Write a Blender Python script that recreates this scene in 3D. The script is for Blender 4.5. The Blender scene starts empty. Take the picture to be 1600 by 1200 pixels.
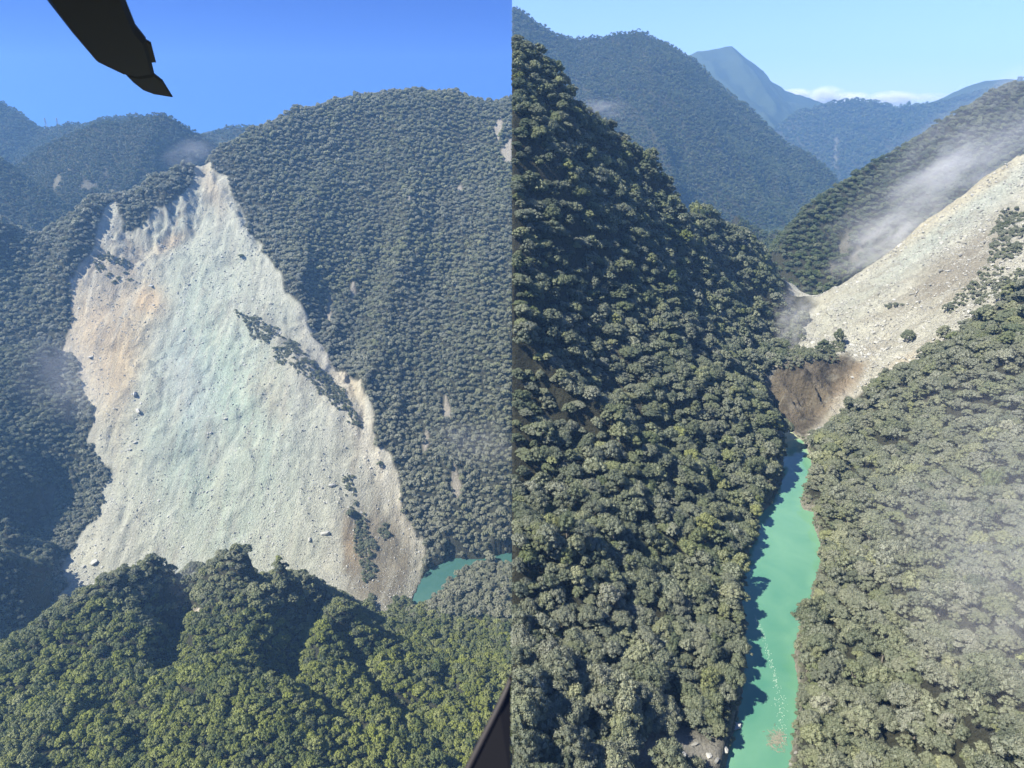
import bpy, math, random
import numpy as np

random.seed(7)
RNG = np.random.default_rng(7)
S = bpy.context.scene
COL = S.collection

# ------------------------------------------------------------------ camera
CAM_H = 250.0
PITCH = math.atan(0.37)
CT, ST = math.cos(PITCH), math.sin(PITCH)
F = 1000.0
cam_d = bpy.data.cameras.new('camera')
cam = bpy.data.objects.new('camera', cam_d)
COL.objects.link(cam)
cam.location = (0, 0, CAM_H)
cam.rotation_euler = (math.pi / 2 - PITCH, 0, 0)
cam_d.sensor_width = 36.0
cam_d.lens = 36.0 * F / 1600.0
cam_d.clip_start = 0.1
cam_d.clip_end = 60000
S.camera = cam
cam_d.dof.use_dof = True
cam_d.dof.focus_distance = 900
cam_d.dof.aperture_fstop = 2.6

# ------------------------------------------------------------------ light
SUN_EL = math.radians(48)
SUN_AZ = math.radians(-110)          # compass from +Y, clockwise: the sun stands to the left, a touch behind
sd = (math.sin(SUN_AZ) * math.cos(SUN_EL), math.cos(SUN_AZ) * math.cos(SUN_EL), math.sin(SUN_EL))
sun_d = bpy.data.lights.new('sun', 'SUN')
sun_d.energy = 5.0
sun_d.angle = math.radians(0.53)
sun_d.color = (1.0, 0.95, 0.86)
sun = bpy.data.objects.new('sun', sun_d)
COL.objects.link(sun)
from mathutils import Vector
sun.rotation_euler = Vector(sd).to_track_quat('Z', 'Y').to_euler()
sun.location = (-50, -50, 600)

W = bpy.data.worlds.new('World')
S.world = W
W.use_nodes = True
nt = W.node_tree
nt.nodes.clear()


def N(nt, t, **kw):
    n = nt.nodes.new(t)
    for k, v in kw.items():
        if k == 'inp':
            for a, b in v.items():
                n.inputs[a].default_value = b
        else:
            setattr(n, k, v)
    return n


def L(nt, a, b):
    nt.links.new(a, b)


out = N(nt, 'ShaderNodeOutputWorld')
bg = N(nt, 'ShaderNodeBackground', inp={'Strength': 0.14})
skies = []
for air, dust, oz in ((0.8, 0.0, 6.0), (1.5, 0.8, 1.5)):
    s = N(nt, 'ShaderNodeTexSky', sky_type='NISHITA', sun_disc=False, sun_elevation=SUN_EL,
          sun_rotation=SUN_AZ, altitude=250, air_density=air, dust_density=dust, ozone_density=oz)
    skies.append(s)
tc = N(nt, 'ShaderNodeTexCoord')
sx = N(nt, 'ShaderNodeSeparateXYZ')
L(nt, tc.outputs['Generated'], sx.inputs[0])
gt = N(nt, 'ShaderNodeMath', operation='GREATER_THAN', inp={1: 0.0})
L(nt, sx.outputs['X'], gt.inputs[0])
mx = N(nt, 'ShaderNodeMix', data_type='RGBA')
L(nt, gt.outputs[0], mx.inputs['Factor'])
for k, (ad, tint) in enumerate((('A', (0.022, 0.085, 0.33)), ('B', (0.36, 0.43, 0.78)))):
    dk = N(nt, 'ShaderNodeVectorMath', operation='MULTIPLY')
    dk.inputs[1].default_value = tint
    L(nt, skies[k].outputs[0], dk.inputs[0])
    L(nt, dk.outputs[0], mx.inputs[ad])
L(nt, mx.outputs['Result'], bg.inputs['Color'])
L(nt, bg.outputs[0], out.inputs['Surface'])

S.view_settings.view_transform = 'Standard'
S.view_settings.look = 'None'
S.view_settings.gamma = 1.0
S.view_settings.use_curve_mapping = False
S.view_settings.exposure = 1.4
S.render.engine = 'CYCLES'
S.cycles.use_denoising = True
S.cycles.max_bounces = 4
S.cycles.diffuse_bounces = 2
S.cycles.glossy_bounces = 2
S.cycles.transmission_bounces = 2
S.cycles.volume_bounces = 2
S.cycles.transparent_max_bounces = 4
S.cycles.caustics_reflective = False
S.cycles.caustics_refractive = False

# ------------------------------------------------------------------ pixel <-> place


def ray(u, v):
    X = (u - 800) / F
    U = (600 - v) / F
    return X, CT + U * ST, -ST + U * CT


def P(u, v, Y):
    a, b, c = ray(u, v)
    t = Y / b
    return (a * t, Y, CAM_H + c * t)


def on_z(u, v, z):
    a, b, c = ray(u, v)
    t = (z - CAM_H) / c
    return (a * t, b * t)


def proj(x, y, z):
    dz = z - CAM_H
    w = y * CT - dz * ST
    w = np.where(w < 1, 1, w)
    return 800 + F * x / w, 600 - F * (y * ST + dz * CT) / w, w


# ------------------------------------------------------------------ noise


def _hash(i, j, s):
    h = (i.astype(np.int64) * 374761393 + j.astype(np.int64) * 668265263 + s * 144665) & 0x7fffffff
    h = ((h ^ (h >> 13)) * 1274126177) & 0x7fffffff
    h = h ^ (h >> 16)
    return (h & 0xffff) / 65535.0


def vn(x, y, s=0):
    i, j = np.floor(x), np.floor(y)
    fx, fy = x - i, y - j
    fx = fx * fx * fx * (fx * (fx * 6 - 15) + 10)
    fy = fy * fy * fy * (fy * (fy * 6 - 15) + 10)
    i = i.astype(np.int64); j = j.astype(np.int64)
    a = _hash(i, j, s); b = _hash(i + 1, j, s); c = _hash(i, j + 1, s); d = _hash(i + 1, j + 1, s)
    return (a * (1 - fx) + b * fx) * (1 - fy) + (c * (1 - fx) + d * fx) * fy


def fbm(x, y, s=0, o=4, g=0.5):
    r = 0; a = 1; n = 0
    for k in range(o):
        r = r + a * (vn(x * 2 ** k + 17.3 * k, y * 2 ** k - 9.1 * k, s + k) * 2 - 1)
        n += a; a *= g
    return r / n


def ridged(x, y, s=0, o=4):
    r = 0; a = 1; n = 0
    for k in range(o):
        r = r + a * (1 - np.abs(vn(x * 2 ** k + 5.7 * k, y * 2 ** k + 3.3 * k, s + k) * 2 - 1))
        n += a; a *= 0.5
    return r / n


def rbf(ctrl):
    c = np.array(ctrl, float)
    p = c[:, :2]
    n = len(p)
    A = np.sqrt(((p[:, None] - p[None]) ** 2).sum(-1))
    Q = np.c_[np.ones(n), p / 500]
    M = np.block([[A, Q], [Q.T, np.zeros((3, 3))]])
    w = np.linalg.solve(M, np.r_[c[:, 2], 0, 0, 0])

    def f(x, y):
        sh = np.shape(x)
        x = np.ravel(x); y = np.ravel(y)
        r = w[n] + w[n + 1] * x / 500 + w[n + 2] * y / 500
        for k in range(n):
            r = r + w[k] * np.sqrt((x - p[k, 0]) ** 2 + (y - p[k, 1]) ** 2)
        return r.reshape(sh)
    return f


def in_poly(x, y, poly):
    x = np.asarray(x, float); y = np.asarray(y, float)
    ins = np.zeros(x.shape, bool)
    n = len(poly)
    for k in range(n):
        x1, y1 = poly[k]; x2, y2 = poly[(k + 1) % n]
        if y1 == y2:
            continue
        c = ((y1 > y) != (y2 > y)) & (x < (x2 - x1) * (y - y1) / (y2 - y1) + x1)
        ins ^= c
    return ins


def sdist(x, y, poly):
    """signed distance, negative inside"""
    d = np.full(np.shape(x), 1e9)
    n = len(poly)
    for k in range(n):
        x1, y1 = poly[k]; x2, y2 = poly[(k + 1) % n]
        dx, dy = x2 - x1, y2 - y1
        t = np.clip(((x - x1) * dx + (y - y1) * dy) / (dx * dx + dy * dy + 1e-9), 0, 1)
        d = np.minimum(d, np.hypot(x - x1 - t * dx, y - y1 - t * dy))
    return np.where(in_poly(x, y, poly), -d, d)


def sm(a, b, x):
    t = np.clip((x - a) / (b - a), 0, 1)
    return t * t * (3 - 2 * t)


# ------------------------------------------------------------------ materials


def mat(name):
    m = bpy.data.materials.new(name)
    m.use_nodes = True
    m.node_tree.nodes.clear()
    o = N(m.node_tree, 'ShaderNodeOutputMaterial')
    return m, m.node_tree, o


def simple(name, col, rough=0.6, metal=0.0, noise=0.0, scale=5.0):
    m, t, o = mat(name)
    b = N(t, 'ShaderNodeBsdfPrincipled', inp={'Base Color': (*col, 1), 'Roughness': rough, 'Metallic': metal})
    if noise:
        c = N(t, 'ShaderNodeTexCoord')
        n = N(t, 'ShaderNodeTexNoise', inp={'Scale': scale, 'Detail': 5})
        L(t, c.outputs['Object'], n.inputs['Vector'])
        r = N(t, 'ShaderNodeMapRange', inp={'To Min': 1 - noise, 'To Max': 1 + noise})
        L(t, n.outputs['Fac'], r.inputs['Value'])
        mm = N(t, 'ShaderNodeVectorMath', operation='SCALE')
        mm.inputs[0].default_value = col
        L(t, r.outputs[0], mm.inputs['Scale'])
        L(t, mm.outputs[0], b.inputs['Base Color'])
        bp = N(t, 'ShaderNodeBump', inp={'Strength': 0.4, 'Distance': 0.3})
        L(t, n.outputs['Fac'], bp.inputs['Height'])
        L(t, bp.outputs[0], b.inputs['Normal'])
    L(t, b.outputs[0], o.inputs['Surface'])
    return m


def terrain_mat():
    m, t, o = mat('bare_ground')
    b = N(t, 'ShaderNodeBsdfPrincipled', inp={'Roughness': 0.95, 'Specular IOR Level': 0.1})
    a = N(t, 'ShaderNodeAttribute', attribute_name='col')
    ba = N(t, 'ShaderNodeAttribute', attribute_name='bare')
    c = N(t, 'ShaderNodeTexCoord')
    hs = []
    for sc, de, st in (((0.09, 0.03, 0.03), 8, 1.0), ((0.35, 0.3, 0.3), 6, 1.0)):
        mp = N(t, 'ShaderNodeMapping')
        mp.inputs['Scale'].default_value = sc
        L(t, c.outputs['Object'], mp.inputs['Vector'])
        n = N(t, 'ShaderNodeTexNoise', inp={'Scale': 1.0, 'Detail': de, 'Roughness': 0.72})
        L(t, mp.outputs[0], n.inputs['Vector'])
        hs.append(n)
    vo = N(t, 'ShaderNodeTexVoronoi', inp={'Scale': 0.28, 'Detail': 2.0, 'Randomness': 1.0})
    L(t, c.outputs['Object'], vo.inputs['Vector'])
    r1 = N(t, 'ShaderNodeMapRange', inp={'From Min': 0.25, 'From Max': 0.75, 'To Min': 0.80, 'To Max': 1.18})
    L(t, hs[0].outputs['Fac'], r1.inputs['Value'])
    r2 = N(t, 'ShaderNodeMapRange', inp={'From Min': 0.25, 'From Max': 0.75, 'To Min': 0.78, 'To Max': 1.2})
    L(t, hs[1].outputs['Fac'], r2.inputs['Value'])
    r3 = N(t, 'ShaderNodeMapRange', inp={'From Min': 0.0, 'From Max': 1.0, 'To Min': 1.12, 'To Max': 0.88})
    L(t, vo.outputs['Distance'], r3.inputs['Value'])
    m1 = N(t, 'ShaderNodeMath', operation='MULTIPLY')
    L(t, r1.outputs[0], m1.inputs[0]); L(t, r2.outputs[0], m1.inputs[1])
    m2 = N(t, 'ShaderNodeMath', operation='MULTIPLY')
    L(t, m1.outputs[0], m2.inputs[0]); L(t, r3.outputs[0], m2.inputs[1])
    sc = N(t, 'ShaderNodeVectorMath', operation='SCALE')
    L(t, a.outputs['Color'], sc.inputs[0]); L(t, m2.outputs[0], sc.inputs['Scale'])
    L(t, sc.outputs[0], b.inputs['Base Color'])
    b1 = N(t, 'ShaderNodeBump', inp={'Strength': 0.9, 'Distance': 4.5})
    L(t, hs[1].outputs['Fac'], b1.inputs['Height'])
    b2 = N(t, 'ShaderNodeBump', inp={'Strength': 0.5, 'Distance': 1.6})
    L(t, vo.outputs['Distance'], b2.inputs['Height'])
    L(t, b1.outputs[0], b2.inputs['Normal'])
    L(t, b2.outputs[0], b.inputs['Normal'])
    L(t, b.outputs[0], o.inputs['Surface'])
    return m


M_TERRAIN = terrain_mat()


def leaf_mat(nm='foliage', src='INSTANCER'):
    """foliage: tint picks the hue, dust greys it (both come from the tree, not from the light)"""
    m, t, o = mat(nm)
    ti = N(t, 'ShaderNodeAttribute', attribute_name='tint', attribute_type=src)
    du = N(t, 'ShaderNodeAttribute', attribute_name='dust', attribute_type=src)
    ge = N(t, 'ShaderNodeAttribute', attribute_name='leafvar')
    ad = N(t, 'ShaderNodeMath', operation='MULTIPLY_ADD', inp={1: 0.34, 2: -0.17})
    L(t, ge.outputs['Fac'], ad.inputs[0])
    a2 = N(t, 'ShaderNodeMath', operation='ADD')
    L(t, ti.outputs['Fac'], a2.inputs[0]); L(t, ad.outputs[0], a2.inputs[1])
    rp = N(t, 'ShaderNodeValToRGB')
    e = rp.color_ramp.elements
    e[0].position = 0.0; e[0].color = (0.028, 0.050, 0.018, 1)
    e[1].position = 1.0; e[1].color = (0.235, 0.265, 0.046, 1)
    for p, c in ((0.35, (0.055, 0.080, 0.027)), (0.6, (0.094, 0.120, 0.030)), (0.8, (0.145, 0.165, 0.036))):
        k = e.new(p); k.color = (*c, 1)
    L(t, a2.outputs[0], rp.inputs['Fac'])
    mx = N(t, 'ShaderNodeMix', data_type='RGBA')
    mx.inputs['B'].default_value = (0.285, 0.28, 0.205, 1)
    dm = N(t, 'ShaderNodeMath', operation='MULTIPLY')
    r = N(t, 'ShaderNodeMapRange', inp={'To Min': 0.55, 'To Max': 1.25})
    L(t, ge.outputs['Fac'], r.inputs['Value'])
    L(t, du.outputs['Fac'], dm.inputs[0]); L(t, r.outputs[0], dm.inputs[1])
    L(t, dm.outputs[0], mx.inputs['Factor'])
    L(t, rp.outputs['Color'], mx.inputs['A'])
    b = N(t, 'ShaderNodeBsdfPrincipled', inp={'Roughness': 0.55, 'Specular IOR Level': 0.35})
    L(t, mx.outputs['Result'], b.inputs['Base Color'])
    tr = N(t, 'ShaderNodeBsdfTranslucent')
    L(t, mx.outputs['Result'], tr.inputs['Color'])
    ms = N(t, 'ShaderNodeMixShader', inp={0: 0.18})
    L(t, b.outputs[0], ms.inputs[1]); L(t, tr.outputs[0], ms.inputs[2])
    L(t, ms.outputs[0], o.inputs['Surface'])
    return m


M_LEAF = leaf_mat()
M_EDGE = leaf_mat('foliage_edge', 'GEOMETRY')
M_BARK = simple('bark', (0.16, 0.14, 0.11), 0.9, noise=0.3, scale=3)
M_ROCK = simple('pale_rock', (0.33, 0.325, 0.28), 0.95, noise=0.35, scale=0.6)
M_DARKROCK = simple('grey_rock', (0.20, 0.195, 0.165), 0.95, noise=0.35, scale=0.6)


def water_mat(name, shallow, deep, scale):
    m, t, o = mat(name)
    b = N(t, 'ShaderNodeBsdfPrincipled', inp={'Roughness': 0.06, 'IOR': 1.33, 'Specular IOR Level': 0.5})
    a = N(t, 'ShaderNodeAttribute', attribute_name='silt')
    c = N(t, 'ShaderNodeTexCoord')
    n = N(t, 'ShaderNodeTexNoise', inp={'Scale': scale, 'Detail': 4, 'Distortion': 0.8})
    L(t, c.outputs['Object'], n.inputs['Vector'])
    ad = N(t, 'ShaderNodeMath', operation='MULTIPLY_ADD', inp={1: 0.9, 2: -0.45})
    L(t, n.outputs['Fac'], ad.inputs[0])
    a2 = N(t, 'ShaderNodeMath', operation='ADD')
    L(t, a.outputs['Fac'], a2.inputs[0]); L(t, ad.outputs[0], a2.inputs[1])
    rp = N(t, 'ShaderNodeValToRGB')
    e = rp.color_ramp.elements
    e[0].position = 0; e[0].color = (*deep, 1)
    e[1].position = 0.72; e[1].color = (*shallow, 1)
    k = e.new(1.0); k.color = (0.36, 0.38, 0.20, 1)
    L(t, a2.outputs[0], rp.inputs['Fac'])
    L(t, rp.outputs['Color'], b.inputs['Base Color'])
    w = N(t, 'ShaderNodeTexNoise', inp={'Scale': 0.9, 'Detail': 3})
    L(t, c.outputs['Object'], w.inputs['Vector'])
    bp = N(t, 'ShaderNodeBump', inp={'Strength': 0.08, 'Distance': 0.1})
    L(t, w.outputs['Fac'], bp.inputs['Height'])
    L(t, bp.outputs[0], b.inputs['Normal'])
    L(t, b.outputs[0], o.inputs['Surface'])
    return m


# ------------------------------------------------------------------ mesh helpers


def mesh_from(name, v, f, mats, smooth=False, attrs=None):
    me = bpy.data.meshes.new(name)
    v = np.asarray(v, np.float32)
    f = np.asarray(f, np.int32)
    me.vertices.add(len(v))
    me.vertices.foreach_set('co', v.ravel())
    k = f.shape[1]
    me.loops.add(f.size)
    me.loops.foreach_set('vertex_index', f.ravel())
    me.polygons.add(len(f))
    me.polygons.foreach_set('loop_start', np.arange(0, f.size, k, dtype=np.int32))
    me.polygons.foreach_set('loop_total', np.full(len(f), k, np.int32))
    if smooth:
        me.polygons.foreach_set('use_smooth', np.ones(len(f), bool))
    for m in mats:
        me.materials.append(m)
    for an, (ty, dat) in (attrs or {}).items():
        a = me.attributes.new(an, ty, 'POINT')
        if ty == 'FLOAT':
            a.data.foreach_set('value', np.asarray(dat, np.float32).ravel())
        else:
            dat = np.asarray(dat, np.float32)
            a.data.foreach_set('color', np.c_[dat, np.ones(len(dat))].astype(np.float32).ravel())
    me.update(calc_edges=True)
    me.validate()
    return me


def link(name, me, parent=None, **props):
    o = bpy.data.objects.new(name, me)
    COL.objects.link(o)
    if parent:
        o.parent = parent
    for k, v in props.items():
        o[k] = v
    return o


class Field:
    """a height field over a regular grid"""

    def __init__(self, x0, x1, y0, y1, st, hf):
        self.nx = int(round((x1 - x0) / st)) + 1
        self.ny = int(round((y1 - y0) / st)) + 1
        self.xs = np.linspace(x0, x1, self.nx)
        self.ys = np.linspace(y0, y1, self.ny)
        self.X, self.Y = np.meshgrid(self.xs, self.ys)
        self.Z = hf(self.X, self.Y)

    def uv(self):
        return proj(self.X, self.Y, self.Z)

    def at(self, x, y, A=None):
        A = self.Z if A is None else A
        fx = np.clip((x - self.xs[0]) / (self.xs[1] - self.xs[0]), 0, self.nx - 1.001)
        fy = np.clip((y - self.ys[0]) / (self.ys[1] - self.ys[0]), 0, self.ny - 1.001)
        i = fx.astype(int); j = fy.astype(int)
        fx = fx - i; fy = fy - j
        return (A[j, i] * (1 - fx) + A[j, i + 1] * fx) * (1 - fy) + (A[j + 1, i] * (1 - fx) + A[j + 1, i + 1] * fx) * fy

    def build(self, name, col, bare, skirt=None, **props):
        v = np.stack([self.X.ravel(), self.Y.ravel(), self.Z.ravel()], 1)
        ii = np.arange(self.nx * self.ny).reshape(self.ny, self.nx)
        f = np.stack([ii[:-1, :-1].ravel(), ii[:-1, 1:].ravel(), ii[1:, 1:].ravel(), ii[1:, :-1].ravel()], 1)
        c = col.reshape(-1, 3); bb = bare.ravel()
        if skirt is not None:           # the sides of the block of ground, down to the valley floor
            ring = np.r_[ii[0, :], ii[1:, -1], ii[-1, -2::-1], ii[-2:0:-1, 0]]
            n0 = len(v)
            sv = v[ring].copy(); sv[:, 2] = np.minimum(skirt, sv[:, 2] - 1)
            v = np.r_[v, sv]
            a = ring; b = np.roll(ring, -1)
            k = np.arange(len(ring)) + n0; k2 = np.roll(k, -1)
            f = np.r_[f, np.stack([b, a, k, k2], 1)]
            c = np.r_[c, np.tile([[0.07, 0.06, 0.042]], (len(ring), 1))]
            bb = np.r_[bb, np.zeros(len(ring))]
        me = mesh_from(name, v, f, [M_TERRAIN], True, {'col': ('FLOAT_COLOR', c), 'bare': ('FLOAT', bb)})
        return link(name, me, kind='structure', **props)


FLOOR = np.array([0.045, 0.045, 0.028])


def mixc(c, w, col):
    return c * (1 - w[..., None]) + np.asarray(col) * w[..., None]


def blob(u, v, cu, cv, ru, rv, rot=0.0):
    a = math.radians(rot)
    du, dv = u - cu, v - cv
    p = (du * math.cos(a) + dv * math.sin(a)) / ru
    q = (-du * math.sin(a) + dv * math.cos(a)) / rv
    return np.exp(-(p * p + q * q))


# ================================================================== LEFT VALLEY
ZL = -416.0
# ---- the main mountain with the great landslide
c1 = []


def yl(v, a=1521.0, s=0.9):
    _, b, c = ray(0, v)
    return a / (s - c / b)


def add(c, u, v, Y):
    c.append(P(u, v, Y))


SLIDE = [(308, 246), (318, 252), (330, 264), (350, 292), (375, 328), (400, 377), (425, 420), (450, 455), (480, 500), (510, 545),
         (532, 572), (548, 572), (558, 602), (575, 645), (595, 690), (625, 745), (640, 795), (655, 840), (672, 880), (655, 930), (620, 990),
         (520, 1000), (400, 1000), (250, 1000), (90, 1000), (100, 890), (130, 840), (165, 790), (175, 730), (150, 690), (135, 620),
         (105, 540), (110, 480), (116, 430), (146, 395), (162, 340), (176, 300), (188, 318), (190, 368), (215, 355), (250, 325), (285, 300), (293, 278)]
for u in (480, 560, 640, 720, 800, 870):
    for v in (860, 760, 650, 540, 430, 320, 240):
        if sdist(np.array([float(u)]), np.array([float(v)]), SLIDE)[0] > 25:
            add(c1, u, v, yl(v) - 18 + (640 - u) * 0.06 + (40 if (u // 80) % 2 else 0) * (860 - v) / 600)
crest1 = [(345, 228, 1640), (400, 200, 1690), (460, 168, 1740), (520, 158, 1790), (560, 149, 1820), (610, 145, 1830),
          (650, 140, 1840), (710, 142, 1830), (735, 155, 1820), (770, 162, 1820), (800, 155, 1830), (860, 140, 1840)]
ridge1 = [(300, 252, 1600), (240, 272, 1550), (180, 302, 1500), (100, 332, 1450), (0, 366, 1390), (-120, 420, 1330)]
for u, v, Y in crest1 + ridge1:
    x, y, z = P(u, v, Y)
    c1.append((x, y, z))
    c1.append((x - 20, y + 130, z - 105))
    c1.append((x - 40, y + 420, z - 380))


def ys(v):
    _, b, c = ray(0, v)
    return 1362.0 / (0.8 - c / b)


for u, v, d in ((318, 275, -20), (320, 330, -6), (280, 380, -6), (360, 400, 4), (220, 400, -10), (200, 460, 0), (300, 480, 0), (400, 480, 0),
                (140, 520, -10), (260, 560, 14), (380, 580, 0), (460, 560, -6), (160, 640, 0), (300, 680, 0), (430, 680, -8), (530, 660, 2),
                (220, 760, 0), (330, 780, 0), (450, 790, -6), (560, 760, 8), (600, 800, 14), (150, 870, 0), (260, 880, 0), (400, 900, 0),
                (500, 900, -8), (580, 880, -2), (640, 900, 2), (60, 950, 10), (60, 450, -30), (20, 420, -30), (-60, 520, -20), (60, 560, 20), (0, 650, 40), (60, 800, 60)):
    add(c1, u, v, ys(v) + d)
f1 = rbf(c1)
POOL = [on_z(u, v, ZL) for u, v in ((640, 948), (655, 915), (668, 890), (690, 878), (702, 869), (725, 873), (752, 874), (770, 868),
                                    (800, 862), (840, 858), (840, 882), (790, 881), (765, 878), (742, 884), (722, 893), (700, 915), (672, 935), (660, 950))]
SCARS = [[(696, 618), (703, 640), (704, 655), (690, 658), (694, 640)], [(667, 668), (670, 690), (663, 706), (661, 690)],
         [(708, 716), (716, 745), (722, 770), (712, 780), (706, 755)], [(782, 176), (785, 195), (777, 225), (773, 200)],
         [(800, 215), (800, 258), (788, 250), (784, 235), (792, 222)], [(719, 290), (722, 300), (717, 305), (715, 297)],
         [(552, 440), (556, 460), (551, 470), (548, 455)], [(516, 455), (518, 500), (512, 520), (511, 480)], [(640, 300), (643, 312), (638, 314)]]
VEG = [[(372, 488), (420, 502), (455, 530), (480, 560), (520, 590), (548, 630), (566, 668), (545, 660), (500, 615), (455, 580), (415, 545), (385, 515)],
       [(150, 402), (200, 400), (212, 418), (205, 440), (178, 440), (150, 425)],
       [(548, 795), (568, 800), (582, 850), (588, 905), (570, 915), (556, 860)], [(590, 820), (606, 822), (612, 842), (596, 842)], [(538, 745), (548, 745), (560, 795), (548, 795)]]


def h1(x, y):
    z = f1(x, y)
    u, v, w = proj(x, y, z)
    ins = in_poly(u, v, SLIDE)
    m = sm(12, -10, sdist(u, v, SLIDE))
    k = sm(300, 420, v)
    rib = ridged(x / 170 + 0.25 * fbm(x / 300, y / 300, 3), y / 700, 11, 3) - 0.62
    z = z + (1 - m) * (rib * 105 + 8 * fbm(x / 60, y / 60, 5)) * sm(235, 330, v) * (1 - sm(480, 400, u) * sm(420, 500, v))
    # the scar: ragged bedrock, gullies down the fall line, hummocky debris
    gul = ridged(x / 34 + 0.7 * fbm(x / 90, y / 160, 8), y / 330, 21, 4) - 0.6
    z = z + m * (-6 + gul * (1.5 + 9 * sm(470, 330, v) + 1.5 * sm(480, 620, u - 0.25 * (v - 560))) + 4.6 * fbm(x / 34, y / 48, 23, 6, 0.62))
    z = z + m * 5 * (sm(-0.05, 0.12, fbm(x / 80, y / 60, 39, 3)) + 0.7 * sm(-0.1, 0.1, fbm(x / 45, y / 38, 40, 3))) * sm(960, 800, v)
    rock = np.clip(blob(u, v, 250, 345, 70, 38, -35) * 1.6, 0, 1) + 0.8 * blob(u, v, 165, 410, 50, 30) + 0.6 * blob(u, v, 370, 330, 22, 90, -28) + 0.7 * blob(u, v, 545, 590, 25, 40, -30)
    z = z + rock * (ridged(x / 24 + 0.5 * fbm(x / 30, y / 30, 33), y / 34, 31, 5) - 0.55) * 30
    z = z + m * 2.4 * (ridged(x / 15 + 0.8 * fbm(x / 60, y / 90, 38), y / 260, 37, 3) - 0.6) * sm(930, 700, v)
    z = z + 7 * blob(u, v, 230, 590, 25, 40) * ridged(x / 14, y / 14, 35, 3) + 14 * blob(u, v, 455, 560, 90, 16, 42)
    s = sdist(x, y, POOL)
    z = np.where(s < 0, np.minimum(z, ZL - 4), np.maximum(z, ZL + 0.5 + np.minimum(s, 40) * 0.25 - 40 * (y > 1000)))
    return z


FM = Field(-1750, -0.02, 770, 2180, 3.0, h1)
u, v, w = FM.uv()
jit = 10 * fbm(FM.X / 25, FM.Y / 25, 41, 3)
sds = sdist(u, v, SLIDE)
slide_m = sm(3, -3, sds + jit * 0.7 + 16 * fbm(FM.X / 45, FM.Y / 45, 43, 3))
scar_m = np.zeros_like(u)
for pgn in SCARS:
    scar_m = np.maximum(scar_m, sm(2.5, -1.5, sdist(u, v, pgn) + jit * 0.25))
veg_m = np.zeros_like(u)
for pgn in VEG:
    veg_m = np.maximum(veg_m, sm(10, -8, sdist(u, v, pgn) + jit * 0.8))
col = np.tile(FLOOR, u.shape + (1,))
n3 = fbm(FM.X / 10 + 0.5 * fbm(FM.X / 40, FM.Y / 60, 57), FM.Y / 190, 58, 4, 0.6); n1 = fbm(FM.X / 60, FM.Y / 130, 51); n2 = fbm(FM.X / 12, FM.Y / 45, 52, 5, 0.65)
rock_c = blob(u, v, 250, 345, 80, 42, -35) + blob(u, v, 165, 410, 55, 35) + 0.7 * blob(u, v, 545, 590, 25, 40) + 0.6 * blob(u, v, 215, 610, 22, 40)
crk = ridged(FM.X / 17 + 0.6 * fbm(FM.X / 18, FM.Y / 18, 45), FM.Y / 30, 46, 4)
sc = np.tile([0.455, 0.455, 0.375], u.shape + (1,))
sc = mixc(sc, np.clip(blob(u, v, 330, 640, 130, 260, -8) * 1.1 + 0.3 * n1, 0, 1), (0.385, 0.475, 0.385))
sc = mixc(sc, np.clip(blob(u, v, 290, 590, 45, 110, -10) * 0.9 + 0.3 * n1 - .05, 0, 1), (0.375, 0.425, 0.40))
sc = mixc(sc, np.clip(blob(u, v, 160, 520, 75, 130, 10) + 0.35 * n1, 0, 1) * 0.95, (0.52, 0.425, 0.29))
sc = mixc(sc, np.clip(blob(u, v, 190, 560, 28, 70, 12) * 1.2 + 0.5 * n2 * blob(u, v, 190, 560, 60, 120), 0, 1) * 0.7, (0.54, 0.42, 0.25))
sc = mixc(sc, np.clip(blob(u, v, 232, 470, 26, 24, 25) * 1.3, 0, 1) * 0.8, (0.55, 0.41, 0.24))
sc = mixc(sc, np.clip(blob(u, v, 265, 380, 30, 10, -30) * 1.3, 0, 1) * 0.7, (0.56, 0.43, 0.27))
sc = mixc(sc, np.clip(blob(u, v, 420, 610, 30, 60, -15) + 0.6 * n2 - .3, 0, 1) * 0.5, (0.52, 0.44, 0.30))
sc = mixc(sc, np.clip(blob(u, v, 330, 290, 14, 40, -20) * 1.2, 0, 1) * 0.7, (0.46, 0.39, 0.28))
sc = mixc(sc, np.clip(rock_c * 1.3, 0, 1) * np.clip((crk - 0.68) * 6, 0, 1) * 0.8, (0.23, 0.20, 0.165))
sc = mixc(sc, np.clip(blob(u, v, 588, 710, 20, 210, -25) * 1.6, 0, 1) * 0.9, (0.62, 0.59, 0.48))
sc = mixc(sc, np.clip(blob(u, v, 545, 590, 16, 50, -25) * 1.3, 0, 1) * 0.8, (0.58, 0.51, 0.36))
sc = mixc(sc, np.clip(blob(u, v, 585, 872, 62, 78, -12) * 1.7 + 0.3 * n2, 0, 1) * 0.92 * sm(522, 540, u + 6 * n1), (0.175, 0.15, 0.105))
sc = mixc(sc, np.clip(blob(u, v, 550, 850, 22, 40, -15) * 1.2 + 0.4 * n2, 0, 1) * 0.6 * sm(525, 545, u), (0.33, 0.25, 0.15))
sc = mixc(sc, np.clip(blob(u, v, 470, 560, 120, 26, 42) * 1.1 + 0.5 * n2, 0, 1) * 0.55, (0.31, 0.285, 0.23))
sc = mixc(sc, np.clip(blob(u, v, 180, 420, 60, 24, 0) * 1.1 + 0.4 * n2, 0, 1) * 0.55, (0.36, 0.32, 0.25))
sc = mixc(sc, np.clip(n3 * 1.8 - 0.1, 0, 1) * 0.30, (0.36, 0.375, 0.31))
sc = mixc(sc, np.clip(-n3 * 1.8 - 0.1, 0, 1) * 0.34, (0.58, 0.58, 0.48))
sc = mixc(sc, np.clip(n2 * 1.5 - 0.15, 0, 1) * 0.35, (0.30, 0.30, 0.26))
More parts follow.
